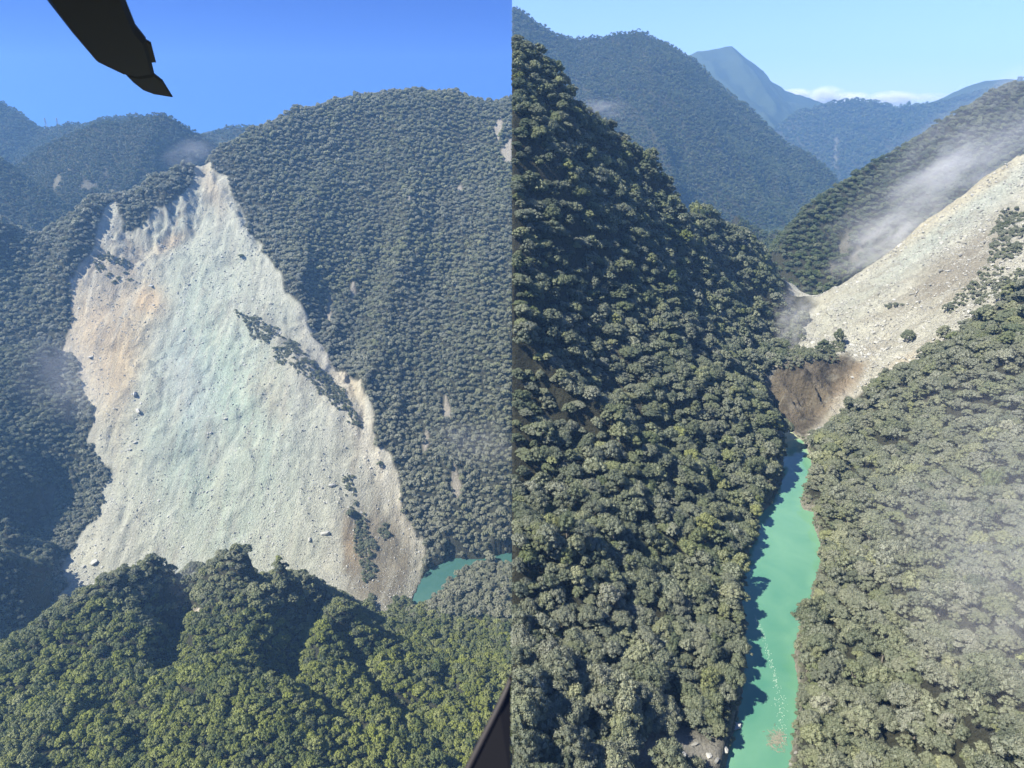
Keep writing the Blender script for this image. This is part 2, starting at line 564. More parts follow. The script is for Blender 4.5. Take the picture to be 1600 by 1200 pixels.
sc = mixc(sc, np.clip(-n2 * 1.5 - 0.15, 0, 1) * 0.35, (0.57, 0.57, 0.50))
sc = sc * np.array([0.80, 0.785, 0.735])
col = mixc(col, slide_m, 0) + sc * slide_m[..., None]
col = mixc(col, scar_m * (1 - slide_m), (0.27, 0.245, 0.19))
bareM = np.maximum(slide_m, scar_m)
FM.build('mountain', col, bareM, skirt=-447)
FM.bare = np.where(veg_m > 0.5, 0.25, bareM)
FM.veg = veg_m
FM.sds = sds

# ---- the wooded spur left of the slide
c2 = []
sp = [(88, 545, 1218), (112, 625, 1140), (132, 690, 1076), (144, 745, 1022)]
for u_, v_, Y in sp:
    x, y, z = P(u_, v_, Y)
    c2 += [(x, y, z), (x * 1.04 + 12, y * 1.04, z - 60), (x * 1.12 + 30, y * 1.12, z - 190)]
for u_, v_, Y in ((30, 550, 1185), (-40, 560, 1170), (50, 640, 1110), (0, 650, 1080), (-80, 650, 1040), (105, 720, 1025), (50, 740, 985), (0, 740, 960), (-90, 760, 900),
                  (138, 790, 1020), (110, 830, 1000), (76, 880, 960), (56, 930, 920), (200, 790, 1080), (175, 840, 1060), (140, 890, 1020), (120, 940, 980), (90, 800, 985), (40, 830, 930), (30, 880, 850), (10, 810, 900), (0, 860, 770), (-80, 880, 760), (0, 960, 720), (-100, 980, 650), (20, 1010, 700), (60, 985, 850)):
    add(c2, u_, v_, Y)
for u_, v_, Y in ((100, 545, 1190), (30, 545, 1195), (-60, 550, 1190), (-150, 560, 1180)):
    x, y, z = P(u_, v_, Y)
    c2 += [(x, y + 80, z - 60), (x, y + 220, z - 260)]
c2 += [(-690, 860, -428), (-650, 920, -405), (-620, 800, -434), (-650, 740, -420), (-560, 740, -438), (-560, 880, -438), (-500, 800, -442), (-490, 1000, -425), (-600, 1000, -385), (-500, 640, -440), (-590, 640, -425)]
f2 = rbf(c2)


def h2(x, y):
    z = f2(x, y)
    rib = ridged(x / 80 + 0.3 * fbm(x / 100, y / 100, 63), y / 240, 61, 3) - 0.62
    u_, v_, w_ = proj(x, y, z)
    edge_u = np.interp(v_, [540, 620, 690, 740, 790, 830, 880, 930], [85, 118, 148, 166, 136, 108, 84, 50])
    z = z - 75 * sm(-14, 14, u_ - edge_u) * sm(600, 700, v_)
    return z + rib * 30 * sm(20, 110, 190 - u_) + 4 * fbm(x / 30, y / 30, 64)


FS = Field(-1150, -480, 610, 1330, 4.0, h2)
u, v, w = FS.uv()
rk = np.clip(blob(u, v, 85, 790, 30, 40, 30) * 1.5 + 0.9 * fbm(FS.X / 16, FS.Y / 30, 66) - 0.75, 0, 1) * (v > 700)
rk = np.maximum(rk, sm(3, -3, sdist(u, v, [(175, 770), (185, 760), (150, 810), (120, 850), (105, 880), (100, 870), (140, 815)])) * 0)
FS.bare = (rk > 0.42).astype(float)
col = mixc(np.tile(FLOOR, u.shape + (1,)), np.clip(rk * 1.4, 0, 1), (0.17, 0.16, 0.125))
FS.build('wooded_spur', col, FS.bare, skirt=-447)

# ---- the wooded ridge in the foreground
c3 = []
for u_, v_, Y in ((0, 1015, 540), (60, 975, 560), (110, 935, 580), (180, 895, 610), (240, 862, 640), (265, 858, 645), (290, 868, 645)):
    x, y, z = P(u_, v_, Y)
    c3 += [(x, y, z), (x - 10, y + 70, z - 75), (x - 20, y + 170, z - 190)]
for u_, v_, Y in ((330, 885, 640), (355, 868, 640), (385, 860, 640), (430, 866, 640), (470, 885, 645), (505, 908, 650), (530, 940, 660)):
    x, y, z = P(u_, v_, Y)
    c3 += [(x, y, z), (x + 5, y + 70, z - 85), (x + 10, y + 160, z - 185)]
for u_, v_, Y in ((0, 1100, 455), (0, 1200, 385), (0, 1300, 330), (-120, 1000, 520), (-120, 1200, 380), (100, 1050, 500), (100, 1200, 395), (200, 1100, 460), (200, 1200, 395),
                  (200, 980, 550), (300, 1200, 400), (300, 1080, 475), (300, 1300, 340), (284, 950, 668), (277, 1000, 612), (268, 1035, 540), (290, 905, 712), (250, 900, 628), (246, 960, 578), (250, 1000, 545), (306, 940, 600), (302, 990, 552), (318, 900, 632), (300, 910, 668), (340, 960, 580), (350, 920, 610), (400, 920, 605), (310, 920, 635),
                  (390, 990, 552), (400, 1060, 490), (420, 1130, 440), (400, 1200, 405), (440, 955, 594), (455, 990, 655), (480, 960, 668), (490, 1005, 645), (520, 970, 690), (520, 1010, 660), (440, 1022, 640), (430, 1045, 512), (480, 1052, 522), (530, 1040, 552), (560, 960, 780), (585, 1020, 600), (640, 1015, 640), (700, 1045, 612), (760, 1062, 588),
                  (560, 1000, 700), (600, 960, 790), (560, 1100, 500), (540, 1200, 420), (650, 1100, 530), (650, 1000, 725), (650, 970, 765), (700, 1000, 730),
                  (700, 950, 805), (740, 920, 850), (790, 895, 890), (800, 950, 810), (860, 900, 880), (800, 1010, 710), (800, 1070, 600), (740, 1035, 690), (720, 1120, 520),
                  (640, 1200, 440), (720, 1200, 450), (800, 1130, 530), (800, 1200, 455), (860, 1100, 560), (860, 1250, 430), (600, 1300, 370), (800, 1300, 390), (620, 935, 815), (580, 935, 800)):
    add(c3, u_, v_, Y)
f3 = rbf(c3)


TRENCH = [([(300, 875, 660), (286, 930, 640), (274, 995, 578), (262, 1042, 530)], 15, 46),
          ([(548, 948, 735), (500, 985, 640), (462, 1015, 575), (436, 1045, 520)], 22, 42),
          ([(810, 1048, 640), (730, 1035, 655), (650, 1008, 690), (570, 1002, 690)], 12, 26),
          ([(650, 1112, 515), (600, 1085, 540), (570, 1055, 560), (540, 1030, 600)], 12, 24),
          ([(560, 1150, 470), (510, 1110, 490), (470, 1080, 500)], 9, 15),
          ([(220, 1170, 415), (200, 1110, 450), (150, 1080, 480)], 10, 18),
          ([(760, 1120, 530), (720, 1095, 555), (690, 1070, 585)], 9, 16)]
TRENCH = [([P(*q)[:2] for q in pl], wd, dp) for pl, wd, dp in TRENCH]


def line_dist(x, y, pl):
    d = np.full(np.shape(x), 1e9)
    for (xa, ya), (xb, yb) in zip(pl[:-1], pl[1:]):
        dx, dy = xb - xa, yb - ya
        t_ = np.clip(((x - xa) * dx + (y - ya) * dy) / (dx * dx + dy * dy), 0, 1)
        d = np.minimum(d, np.hypot(x - xa - t_ * dx, y - ya - t_ * dy))
    return d


def h3(x, y):
    z = f3(x, y)
    wx = x + 7 * fbm(x / 22, y / 22, 74); wy = y + 7 * fbm(x / 22, y / 22, 75)
    for pl, wd, dp in TRENCH:
        z = z - dp * np.exp(-(line_dist(wx, wy, pl) / wd) ** 2)
    z = z + 15 * (ridged(x / 90 + .3 * fbm(x / 80, y / 80, 71), y / 140, 72, 3) - 0.62) + 4 * fbm(x / 26, y / 26, 73)
    s = sdist(x, y, POOL)
    z = np.where(s < 0, np.minimum(z, ZL - 4), np.where(y > 740, np.maximum(z, ZL - 12 + np.clip(s, 0, 12) * 1.1 - 100 * (x < -330) - 60 * (y > 960) - 60 * ((y > 895) & (x > -95) & (y > 905 + (-x) * .2))), z))
    return z


FF = Field(-700, -0.02, 300, 960, 3.0, h3)
u, v, w = FF.uv()
rk = (blob(u, v, 312, 955, 14, 7) > 0.55).astype(float)
FF.bare = rk
col = mixc(np.tile(FLOOR, u.shape + (1,)), rk, (0.50, 0.45, 0.34))
FF.build('foreground_ridge', col, FF.bare, skirt=-447)


# ---- far hills: crest polyline, falling away on both sides, ribbed by gullies
def hill(name, crest, front, back, st, slope=0.8, rib=60, ribw=220, seed=0, bare=None, skirt=-447, xclip=None, tree=9, colr=None):
    kf = (1.3 if crest[0][2] > 4900 else 1.35 if crest[0][2] > 4000 else 1.65 if crest[0][2] > 3000 else 1.4) if skirt == -42 and crest[0][2] > 2000 else 1.0
    front *= kf * kf
    pts = sorted(P(u_, v_, Y * kf) for u_, v_, Y in crest)
    px = np.array([p[0] for p in pts]); py = np.array([p[1] for p in pts]); pz = np.array([p[2] for p in pts])
    x0, x1 = px[0], px[-1]
    if xclip is not None:
        x0, x1 = max(x0, xclip[0]), min(x1, xclip[1])

    def hf(x, y):
        yc = np.interp(x, px, py); zc = np.interp(x, px, pz) - tree
        d = y - yc
        a = sm(0, 0.35 * front, -d) + 0.6 * sm(0, 0.5 * back, d)
        r = ridged(x / ribw + 0.5 * fbm(x / ribw / 1.7, y / ribw / 1.7, seed + 5) + d / ribw * 0.15, y / ribw / 3.2, seed, 4) - 0.62
        z = zc + np.where(d < 0, d * slope, -d * 0.75) + a * r * rib + rib * 0.1 * fbm(x / ribw * 3, y / ribw * 3, seed + 9)
        return np.maximum(z, skirt + 2 + 0 * z)
    fd = Field(x0, x1, py.min() - front, py.max() + back, st, hf)
    u_, v_, w_ = fd.uv()
    fd.bare = np.zeros_like(fd.Z)
    c = np.tile(FLOOR, fd.Z.shape + (1,)) if colr is None else np.tile(colr, fd.Z.shape + (1,))
    for (bu, bv, ru, rv, ro) in bare or ():
        b = np.clip(blob(u_, v_, bu, bv, ru, rv, ro) * 1.5 + 0.8 * fbm(fd.X / ribw * 8, fd.Y / ribw * 3, seed + 12) - 0.35, 0, 1)
        fd.bare = np.maximum(fd.bare, (b > 0.4) * 1.0)
        c = mixc(c, np.clip(b * 1.3, 0, 1), (0.14, 0.132, 0.095))
    fd.ob = fd.build(name, c, fd.bare, skirt=skirt)
    return fd


H_B = hill('hill', [(-120, 330, 2150), (-40, 300, 2200), (20, 262, 2250), (60, 232, 2280), (100, 210, 2300), (150, 190, 2330), (200, 184, 2350), (250, 173, 2380), (275, 186, 2400),
                   (300, 203, 2420), (325, 216, 2450), (345, 228, 2480), (400, 240, 2500), (480, 262, 2500)], 640, 300, 8, 0.75, 110, 260, 101,
           bare=[(90, 285, 5, 16, 20), (140, 290, 14, 9, -20), (165, 270, 3, 16, 0)])
H_A = hill('hill', [(-160, 205, 1950), (-60, 222, 1960), (0, 244, 1970), (40, 275, 1960), (80, 300, 1940), (110, 325, 1920), (150, 365, 1900)], 420, 200, 8, 0.8, 50, 180, 121)
H_D = hill('hill', [(-120, 110, 3000), (-40, 132, 3050), (0, 158, 3100), (30, 174, 3100), (62, 198, 3100), (100, 194, 3100), (140, 188, 3080), (160, 182, 3050), (215, 179, 3050),
                   (240, 184, 3080), (300, 215, 3100), (350, 200, 3080), (365, 197, 3080), (400, 196, 3080), (450, 205, 3100), (520, 230, 3100)], 800, 350, 12, 0.7, 110, 330, 141)
H_E = hill('hill', [(250, 232, 4200), (300, 210, 4200), (315, 205, 4200), (328, 202, 4200), (340, 208, 4200), (360, 225, 4200), (420, 250, 4200)], 500, 300, 20, 0.7, 80, 330, 161)

# ================================================================== RIGHT VALLEY
RIVER = [on_z(u_, v_, 0) for u_, v_ in (
    (1205, 648), (1218, 660), (1238, 675), (1256, 690), (1266, 712), (1270, 735), (1262, 752), (1258, 770), (1250, 784), (1256, 796), (1272, 800), (1272, 822), (1282, 848), (1282, 880), (1270, 920), (1262, 960), (1246, 992), (1241, 1030),
    (1250, 1075), (1246, 1120), (1238, 1170), (1232, 1215), (1222, 1300), (1100, 1300), (1130, 1210), (1146, 1140), (1160, 1080), (1164, 1030), (1162, 990), (1158, 950),
    (1162, 900), (1170, 860), (1186, 835), (1184, 806), (1206, 786), (1222, 750), (1224, 700), (1219, 668), (1200, 650))]
c4 = []
for u_, v_, Y in ((800, 1200, 165), (900, 1200, 178), (1000, 1200, 187), (1100, 1200, 196), (800, 1320, 130), (1000, 1320, 150),
                  (800, 1000, 235), (950, 1000, 248), (1100, 1000, 264), (800, 1100, 196), (950, 1100, 210),
                  (800, 850, 298), (1000, 850, 325), (1140, 850, 352), (800, 770, 330), (1000, 770, 362), (1120, 775, 408), (1165, 780, 408),
                  (800, 700, 352), (1000, 700, 400), (1100, 700, 452), (1150, 668, 478), (1190, 680, 484), (1206, 684, 484), (1120, 650, 486), (1180, 640, 535), (1200, 650, 535),
                  (800, 600, 388), (900, 600, 430), (1000, 600, 470), (1100, 600, 520), (1160, 600, 570), (800, 500, 425), (900, 500, 480), (1000, 500, 540), (1100, 500, 615), (1170, 500, 690), (1185, 560, 640),
                  (800, 400, 465), (950, 400, 560), (1100, 400, 720), (1200, 420, 830), (1215, 470, 800), (800, 250, 540), (900, 250, 610), (980, 260, 680), (1060, 320, 740), (800, 150, 590), (880, 180, 630),
                  (-500 + 800, 600, 330)):
    add(c4, u_, v_, Y)
for u_, v_, Y in ((740, 50, 650), (800, 80, 655), (850, 102, 662), (880, 122, 670), (920, 158, 682), (945, 178, 690), (1000, 238, 730), (1050, 282, 765), (1100, 320, 800), (1150, 358, 845), (1200, 400, 885), (1238, 445, 915)):
    x, y, z = P(u_, v_, Y)
    c4 += [(x, y, z), (x + 40, y + 55, z - 70), (x + 80, y + 160, max(z - 230, -30))]
# right bank and the toe of the slide
for u_, v_, Y in ((1300, 1200, 187), (1400, 1200, 180), (1500, 1200, 172), (1600, 1200, 163), (1700, 1200, 155), (1600, 1320, 135), (1350, 1320, 150),
                  (1320, 1000, 262), (1450, 1000, 244), (1600, 1000, 215), (1720, 1000, 200), (1340, 850, 340), (1450, 850, 312), (1600, 850, 262), (1720, 850, 235),
                  (1330, 750, 430), (1420, 720, 418), (1520, 700, 380), (1600, 700, 345), (1720, 700, 310), (1300, 690, 515), (1380, 620, 545), (1450, 600, 500), (1530, 570, 482), (1600, 560, 450), (1720, 540, 420),
                  (1480, 545, 562), (1600, 470, 540), (1720, 420, 540),
                  (1275, 680, 545), (1262, 640, 575), (1215, 625, 585), (1330, 610, 578), (1305, 570, 615), (1235, 572, 606), (1262, 562, 612), (1208, 592, 602), (1417, 530, 632), (1350, 530, 668), (1300, 530, 680), (1260, 540, 690),
                  (1560, 400, 640), (1480, 440, 670), (1600, 330, 735), (1500, 370, 745), (1420, 430, 730), (1350, 470, 735), (1290, 490, 745), (1700, 250, 760)):
    add(c4, u_, v_, Y)
for u_, v_, Y in ((1690, 205, 810), (1600, 246, 800), (1540, 284, 800), (1450, 350, 795), (1400, 392, 790), (1350, 428, 790), (1300, 453, 795), (1285, 460, 800)):
    x, y, z = P(u_, v_, Y)
    c4 += [(x, y, z), (x - 10, y + 50, z - 35), (x - 20, y + 150, z - 150)]
for u_, v_, Y in ((1262, 492, 785), (1255, 512, 765), (1250, 532, 735), (1205, 560, 700), (1240, 500, 790)):
    add(c4, u_, v_, Y)
f4 = rbf(c4)
SLIDE_R = [(1720, 160), (1600, 236), (1540, 278), (1450, 342), (1400, 384), (1350, 420), (1300, 445), (1280, 455), (1284, 470), (1255, 500), (1250, 532), (1215, 565), (1200, 585), (1192, 620),
           (1200, 645), (1218, 660), (1240, 676), (1262, 692), (1290, 676), (1320, 640), (1345, 618), (1375, 598), (1430, 570), (1480, 530), (1510, 508), (1600, 450), (1720, 380)]
VEG_R = [[(1555, 335), (1720, 240), (1720, 420), (1600, 470), (1560, 450), (1510, 500), (1490, 470), (1540, 410)],
         [(1215, 562), (1240, 545), (1262, 552), (1285, 545), (1318, 520), (1326, 540), (1300, 566), (1268, 572), (1228, 585)],
         [(1380, 480), (1420, 470), (1410, 486), (1385, 490)], [(1470, 485), (1500, 470), (1490, 490)]]


SPUR = [P(*q)[:2] for q in ((1020, 600, 470), (1120, 630, 492), (1185, 655, 498))]


def h4(x, y):
    z = f4(x, y)
    u_, v_, w_ = proj(x, y, z)
    s = sdist(x, y, RIVER)
    m = sm(8, -8, sdist(u_, v_, SLIDE_R))
    far = sm(3, 40, s)
    rib = ridged(x / 90 + 0.3 * fbm(x / 110, y / 110, 201), y / 120 - x / 160, 202, 3) - 0.62
    lw = sm(60, -60, x - np.interp(y, [120, 200, 260, 340, 420, 540, 700, 1000], [110, 110, 130, 175, 205, 262, 330, 420]))
    spur = ridged((0.42 * x + y) / 120 + 0.35 * fbm(x / 90, y / 90, 206), (y - x) / 420, 205, 3) - 0.66
    z = z + (1 - m) * sm(15, 110, s) * lw * spur * 62 * sm(900, 700, y)
    z = z + (1 - m) * far * (rib * (25 - 8 * lw) + 4.0 * fbm(x / 24, y / 24, 203))
    gul = ridged((x * 0.25 + y * 0.97) / 26, (x * 0.97 - y * 0.25) / 190, 211, 4) - 0.6
    z = z + m * sm(2, 20, s) * (gul * 10 + 6.5 * fbm(x / 18, y / 18, 213, 6, 0.64) + 2.2 * fbm(x / 5.5, y / 5.5, 219, 3, 0.7))
    bank = blob(u_, v_, 1255, 620, 60, 40, 25)
    z = z + bank * sm(2, 12, s) * (ridged((x + 0.6 * y) / 12 + 0.5 * fbm(x / 14, y / 14, 217), (0.6 * x - y) / 50, 215, 4) - 0.55) * 34
    z = z + 13 * np.exp(-(line_dist(x, y, SPUR) / 24) ** 2) * sm(0, 14, s)
    z = np.where(s < 0, np.maximum(-6, s * 0.9) - 0.6, np.where((y < 600), np.maximum(z, 0.3 + np.minimum(s, 20) * 0.35), z))
    z = np.where((s > 0), np.minimum(z, 0.6 + s * 2.6), z)
    return z


FR = Field(0.02, 640, 118, 1010, 2.0, h4)
u, v, w = FR.uv()
jit = 10 * fbm(FR.X / 18, FR.Y / 18, 221, 3)
sdr = sdist(u, v, SLIDE_R)
behind = FR.Y > 806 + 0 * u
slide_m = sm(4, -4, sdr + jit * 0.6) * (1 - behind)
slide_m = np.maximum(slide_m, sm(374, 388, FR.X) * sm(765, 775, FR.Y) * sm(120, 60, sdr))
veg_m = np.zeros_like(u)
for pgn in VEG_R:
    veg_m = np.maximum(veg_m, sm(9, -9, sdist(u, v, pgn) + jit))
BLUFF = [(1190, 605), (1206, 582), (1232, 566), (1285, 552), (1322, 554), (1350, 572), (1340, 605), (1304, 642), (1272, 672), (1258, 694), (1215, 662), (1195, 645)]
bluff_m = sm(8, -8, sdist(u, v, BLUFF) + jit * 0.9)
rv = sdist(FR.X, FR.Y, RIVER)
n1 = fbm(FR.X / 40, FR.Y / 40, 231); n2 = fbm((FR.X * .3 + FR.Y) / 8, (FR.X - .3 * FR.Y) / 28, 232, 5, 0.65)
sc = np.tile([0.46, 0.455, 0.39], u.shape + (1,))
sc = mixc(sc, np.clip(blob(u, v, 1490, 350, 200, 22, -38) * 1.2 + 0.3 * n2, 0, 1) * 0.8, (0.40, 0.44, 0.40))
sc = mixc(sc, np.clip(blob(u, v, 1500, 310, 160, 14, -36) * 1.2 + 0.2 * n2, 0, 1) * 0.7, (0.52, 0.47, 0.34))
sc = mixc(sc, np.clip(blob(u, v, 1500, 420, 110, 34, -38) * 1.2 + 0.6 * n2, 0, 1) * 0.75, (0.24, 0.215, 0.175))
strata_relief = ridged((FR.X + 0.6 * FR.Y) / 13 + 0.6 * fbm(FR.X / 14, FR.Y / 14, 235), (0.6 * FR.X - FR.Y) / 40, 236, 4)  # rock bands, contrast raised to paint in relief that frontal sun flattens
sc = mixc(sc, bluff_m * 0.97, (0.135, 0.110, 0.075))
sc = mixc(sc, bluff_m * np.clip((strata_relief - 0.6) * 3.5, 0, 1) * 0.85, (0.036, 0.031, 0.024))
sc = mixc(sc, bluff_m * np.clip((0.5 - strata_relief) * 4, 0, 1) * 0.75, (0.29, 0.25, 0.18))
sc = mixc(sc, np.clip(blob(u, v, 1320, 610, 14, 70, 35) * 1.3 + 0.4 * n2, 0, 1) * 0.6, (0.36, 0.28, 0.19))
sc = mixc(sc, np.clip(blob(u, v, 1310, 635, 10, 60, 40) * 1.3, 0, 1) * 0.6, (0.46, 0.44, 0.38))
sc = mixc(sc, np.clip(blob(u, v, 1420, 560, 60, 9, -30) * 1.2, 0, 1) * 0.6, (0.50, 0.44, 0.34))
sc = mixc(sc, np.clip(n2 * 1.6 - 0.15, 0, 1) * 0.4, (0.28, 0.27, 0.24))
sc = mixc(sc, np.clip(-n2 * 1.6 - 0.15, 0, 1) * 0.4, (0.58, 0.57, 0.50))
col = np.tile(FLOOR, u.shape + (1,))
shore = sm(2.5, 0.5, rv + 1.5 * n1)
col = mixc(col, shore, (0.25, 0.235, 0.18))
cliff = np.clip(blob(u, v, 1205, 740, 16, 60, -5) * 1.3, 0, 1)
col = mixc(col, cliff, (0.10, 0.095, 0.075))
beach = np.clip(blob(u, v, 1060, 1175, 95, 40) * 1.5 + 0.6 * n1 - .2, 0, 1)
col = mixc(col, beach, (0.22, 0.21, 0.17))
sc = sc * np.array([0.82, 0.81, 0.74])
col = col * (1 - slide_m[..., None]) + sc * slide_m[..., None]
FR.bare = np.maximum(np.where(veg_m > 0.5, 0.12, slide_m), np.maximum((beach > 0.62) * 1.0, 0))
FR.rv = rv
FR.veg = veg_m
FR.build('valley_slopes', col, FR.bare, skirt=-42)

# ---- slopes and mountains up the valley
H_4 = hill('hillside', [(1188, 520, 980), (1200, 440, 990), (1215, 385, 1000), (1235, 350, 1020), (1262, 318, 1050), (1300, 290, 1080), (1350, 258, 1110), (1400, 230, 1150), (1440, 206, 1180), (1500, 168, 1230),
                       (1550, 138, 1265), (1585, 122, 1290), (1610, 122, 1300), (1720, 75, 1350)], 420, 160, 5, 0.86, 46, 95, 301,
           bare=[(1318, 385, 10, 42, 25), (1335, 405, 6, 40, 25)], skirt=-42)
H_5 = hill('mountain', [(700, -40, 2250), (800, 8, 2300), (830, 24, 2300), (860, 40, 2310), (900, 52, 2320), (950, 52, 2330), (1000, 50, 2340), (1030, 62, 2340), (1060, 74, 2340), (1085, 90, 2330), (1120, 118, 2320),
                       (1180, 168, 2280), (1220, 205, 2250), (1260, 240, 2220), (1304, 272, 2180), (1320, 300, 2150), (1340, 330, 2140)], 900, 350, 12, 0.75, 330, 520, 321, skirt=-42, xclip=(0.5, 1e9))
H_5b = hill('mountain', [(1150, 330, 1650), (1180, 352, 1640), (1200, 360, 1620), (1225, 356, 1600), (1240, 365, 1590), (1260, 400, 1580)], 220, 140, 8, 0.8, 30, 120, 341, skirt=-42)
H_6 = hill('mountain', [(1150, 260, 3200), (1200, 210, 3200), (1222, 192, 3200), (1250, 170, 3220), (1290, 162, 3230), (1330, 158, 3240), (1350, 156, 3240), (1370, 158, 3240), (1400, 168, 3240), (1420, 164, 3240), (1450, 160, 3250),
                       (1500, 150, 3280), (1560, 135, 3300), (1640, 110, 3300)], 900, 350, 16, 0.62, 210, 480, 361, bare=[(1306, 235, 3, 26, 0)], skirt=-42)
H_7 = hill('mountain', [(1000, 130, 5000), (1060, 96, 5000), (1088, 82, 5000), (1110, 78, 5000), (1132, 75, 5000), (1145, 72, 5000), (1155, 80, 5000), (1180, 98, 5000), (1192, 106, 5000), (1205, 124, 5000), (1225, 138, 5000), (1250, 146, 5000),
                       (1268, 154, 5000), (1285, 162, 5000), (1330, 185, 5000), (1400, 230, 5000)], 1100, 400, 22, 0.6, 330, 560, 381, skirt=-42, tree=0, colr=(0.05, 0.065, 0.04))
H_8 = hill('mountain', [(1360, 215, 4300), (1400, 185, 4300), (1440, 165, 4300), (1480, 148, 4300), (1510, 134, 4300), (1540, 124, 4300), (1600, 124, 4300), (1660, 120, 4300)], 700, 350, 20, 0.6, 120, 380, 401, skirt=-42, tree=0, colr=(0.05, 0.065, 0.04))

# ---- valley floors below everything


def sheet(name, x0, x1, y0, y1, z):
    v = [(x0, y0, z), (x1, y0, z), (x1, y1, z), (x0, y1, z)]
    me = mesh_from(name, v, [[0, 1, 2, 3]], [M_TERRAIN], False, {'col': ('FLOAT_COLOR', np.tile(FLOOR * 1.3, (4, 1))), 'bare': ('FLOAT', np.zeros(4))})
    return link(name, me, kind='structure')


sheet('ground', -6900, -0.5, -200, 7300, -450)
sheet('ground', 0.5, 6900, -200, 7300, -45)

# ------------------------------------------------------------------ water


def water(name, poly, z, m, st, silt):
    xs = [p[0] for p in poly]; ys_ = [p[1] for p in poly]
    x0, x1, y0, y1 = min(xs) - 6, max(xs) + 6, min(ys_) - 6, max(ys_) + 6
    nx, ny = int((x1 - x0) / st) + 2, int((y1 - y0) / st) + 2
    X, Y = np.meshgrid(np.linspace(x0, x1, nx), np.linspace(y0, y1, ny))
    keep = sdist(X, Y, poly) < 9
    ii = np.arange(nx * ny).reshape(ny, nx)
    q = keep[:-1, :-1] | keep[1:, 1:] | keep[:-1, 1:] | keep[1:, :-1]
    f = np.stack([ii[:-1, :-1][q], ii[:-1, 1:][q], ii[1:, 1:][q], ii[1:, :-1][q]], 1)
    use = np.unique(f)
    rm = np.full(nx * ny, -1); rm[use] = np.arange(len(use))
    V = np.stack([X.ravel(), Y.ravel(), np.full(nx * ny, z)], 1)[use]
    V[:, 0] = np.where(V[:, 0] > 0, np.maximum(V[:, 0], 0.5), np.minimum(V[:, 0], -0.5)) if z == 0 else np.minimum(V[:, 0], -0.5)
    me = mesh_from(name, V, rm[f], [m], True, {'silt': ('FLOAT', silt(V[:, 0], V[:, 1]))})
    return link(name, me, kind='structure')


M_RIVER = water_mat('turquoise_water', (0.118, 0.245, 0.142), (0.048, 0.158, 0.098), 0.035)
M_POOL = water_mat('teal_water', (0.055, 0.12, 0.095), (0.03, 0.088, 0.076), 0.03)


def silt_r(x, y):
    d = -sdist(x, y, RIVER)
    s = 0.30 + 0.22 * sm(280, 430, y) + 0.12 * sm(430, 520, y) + 0.16 * sm(7, 0, d)
    return s + 0.5 * sm(505, 575, y) * sm(0, 1, 0.5 + (x - 262) / 60)


water('river', RIVER, 0.0, M_RIVER, 2.5, silt_r)
water('lake', POOL, ZL, M_POOL, 3.0, lambda x, y: 0.3 + 0.4 * sm(860, 820, y) + 0 * x)

# ------------------------------------------------------------------ trees: crown shapes


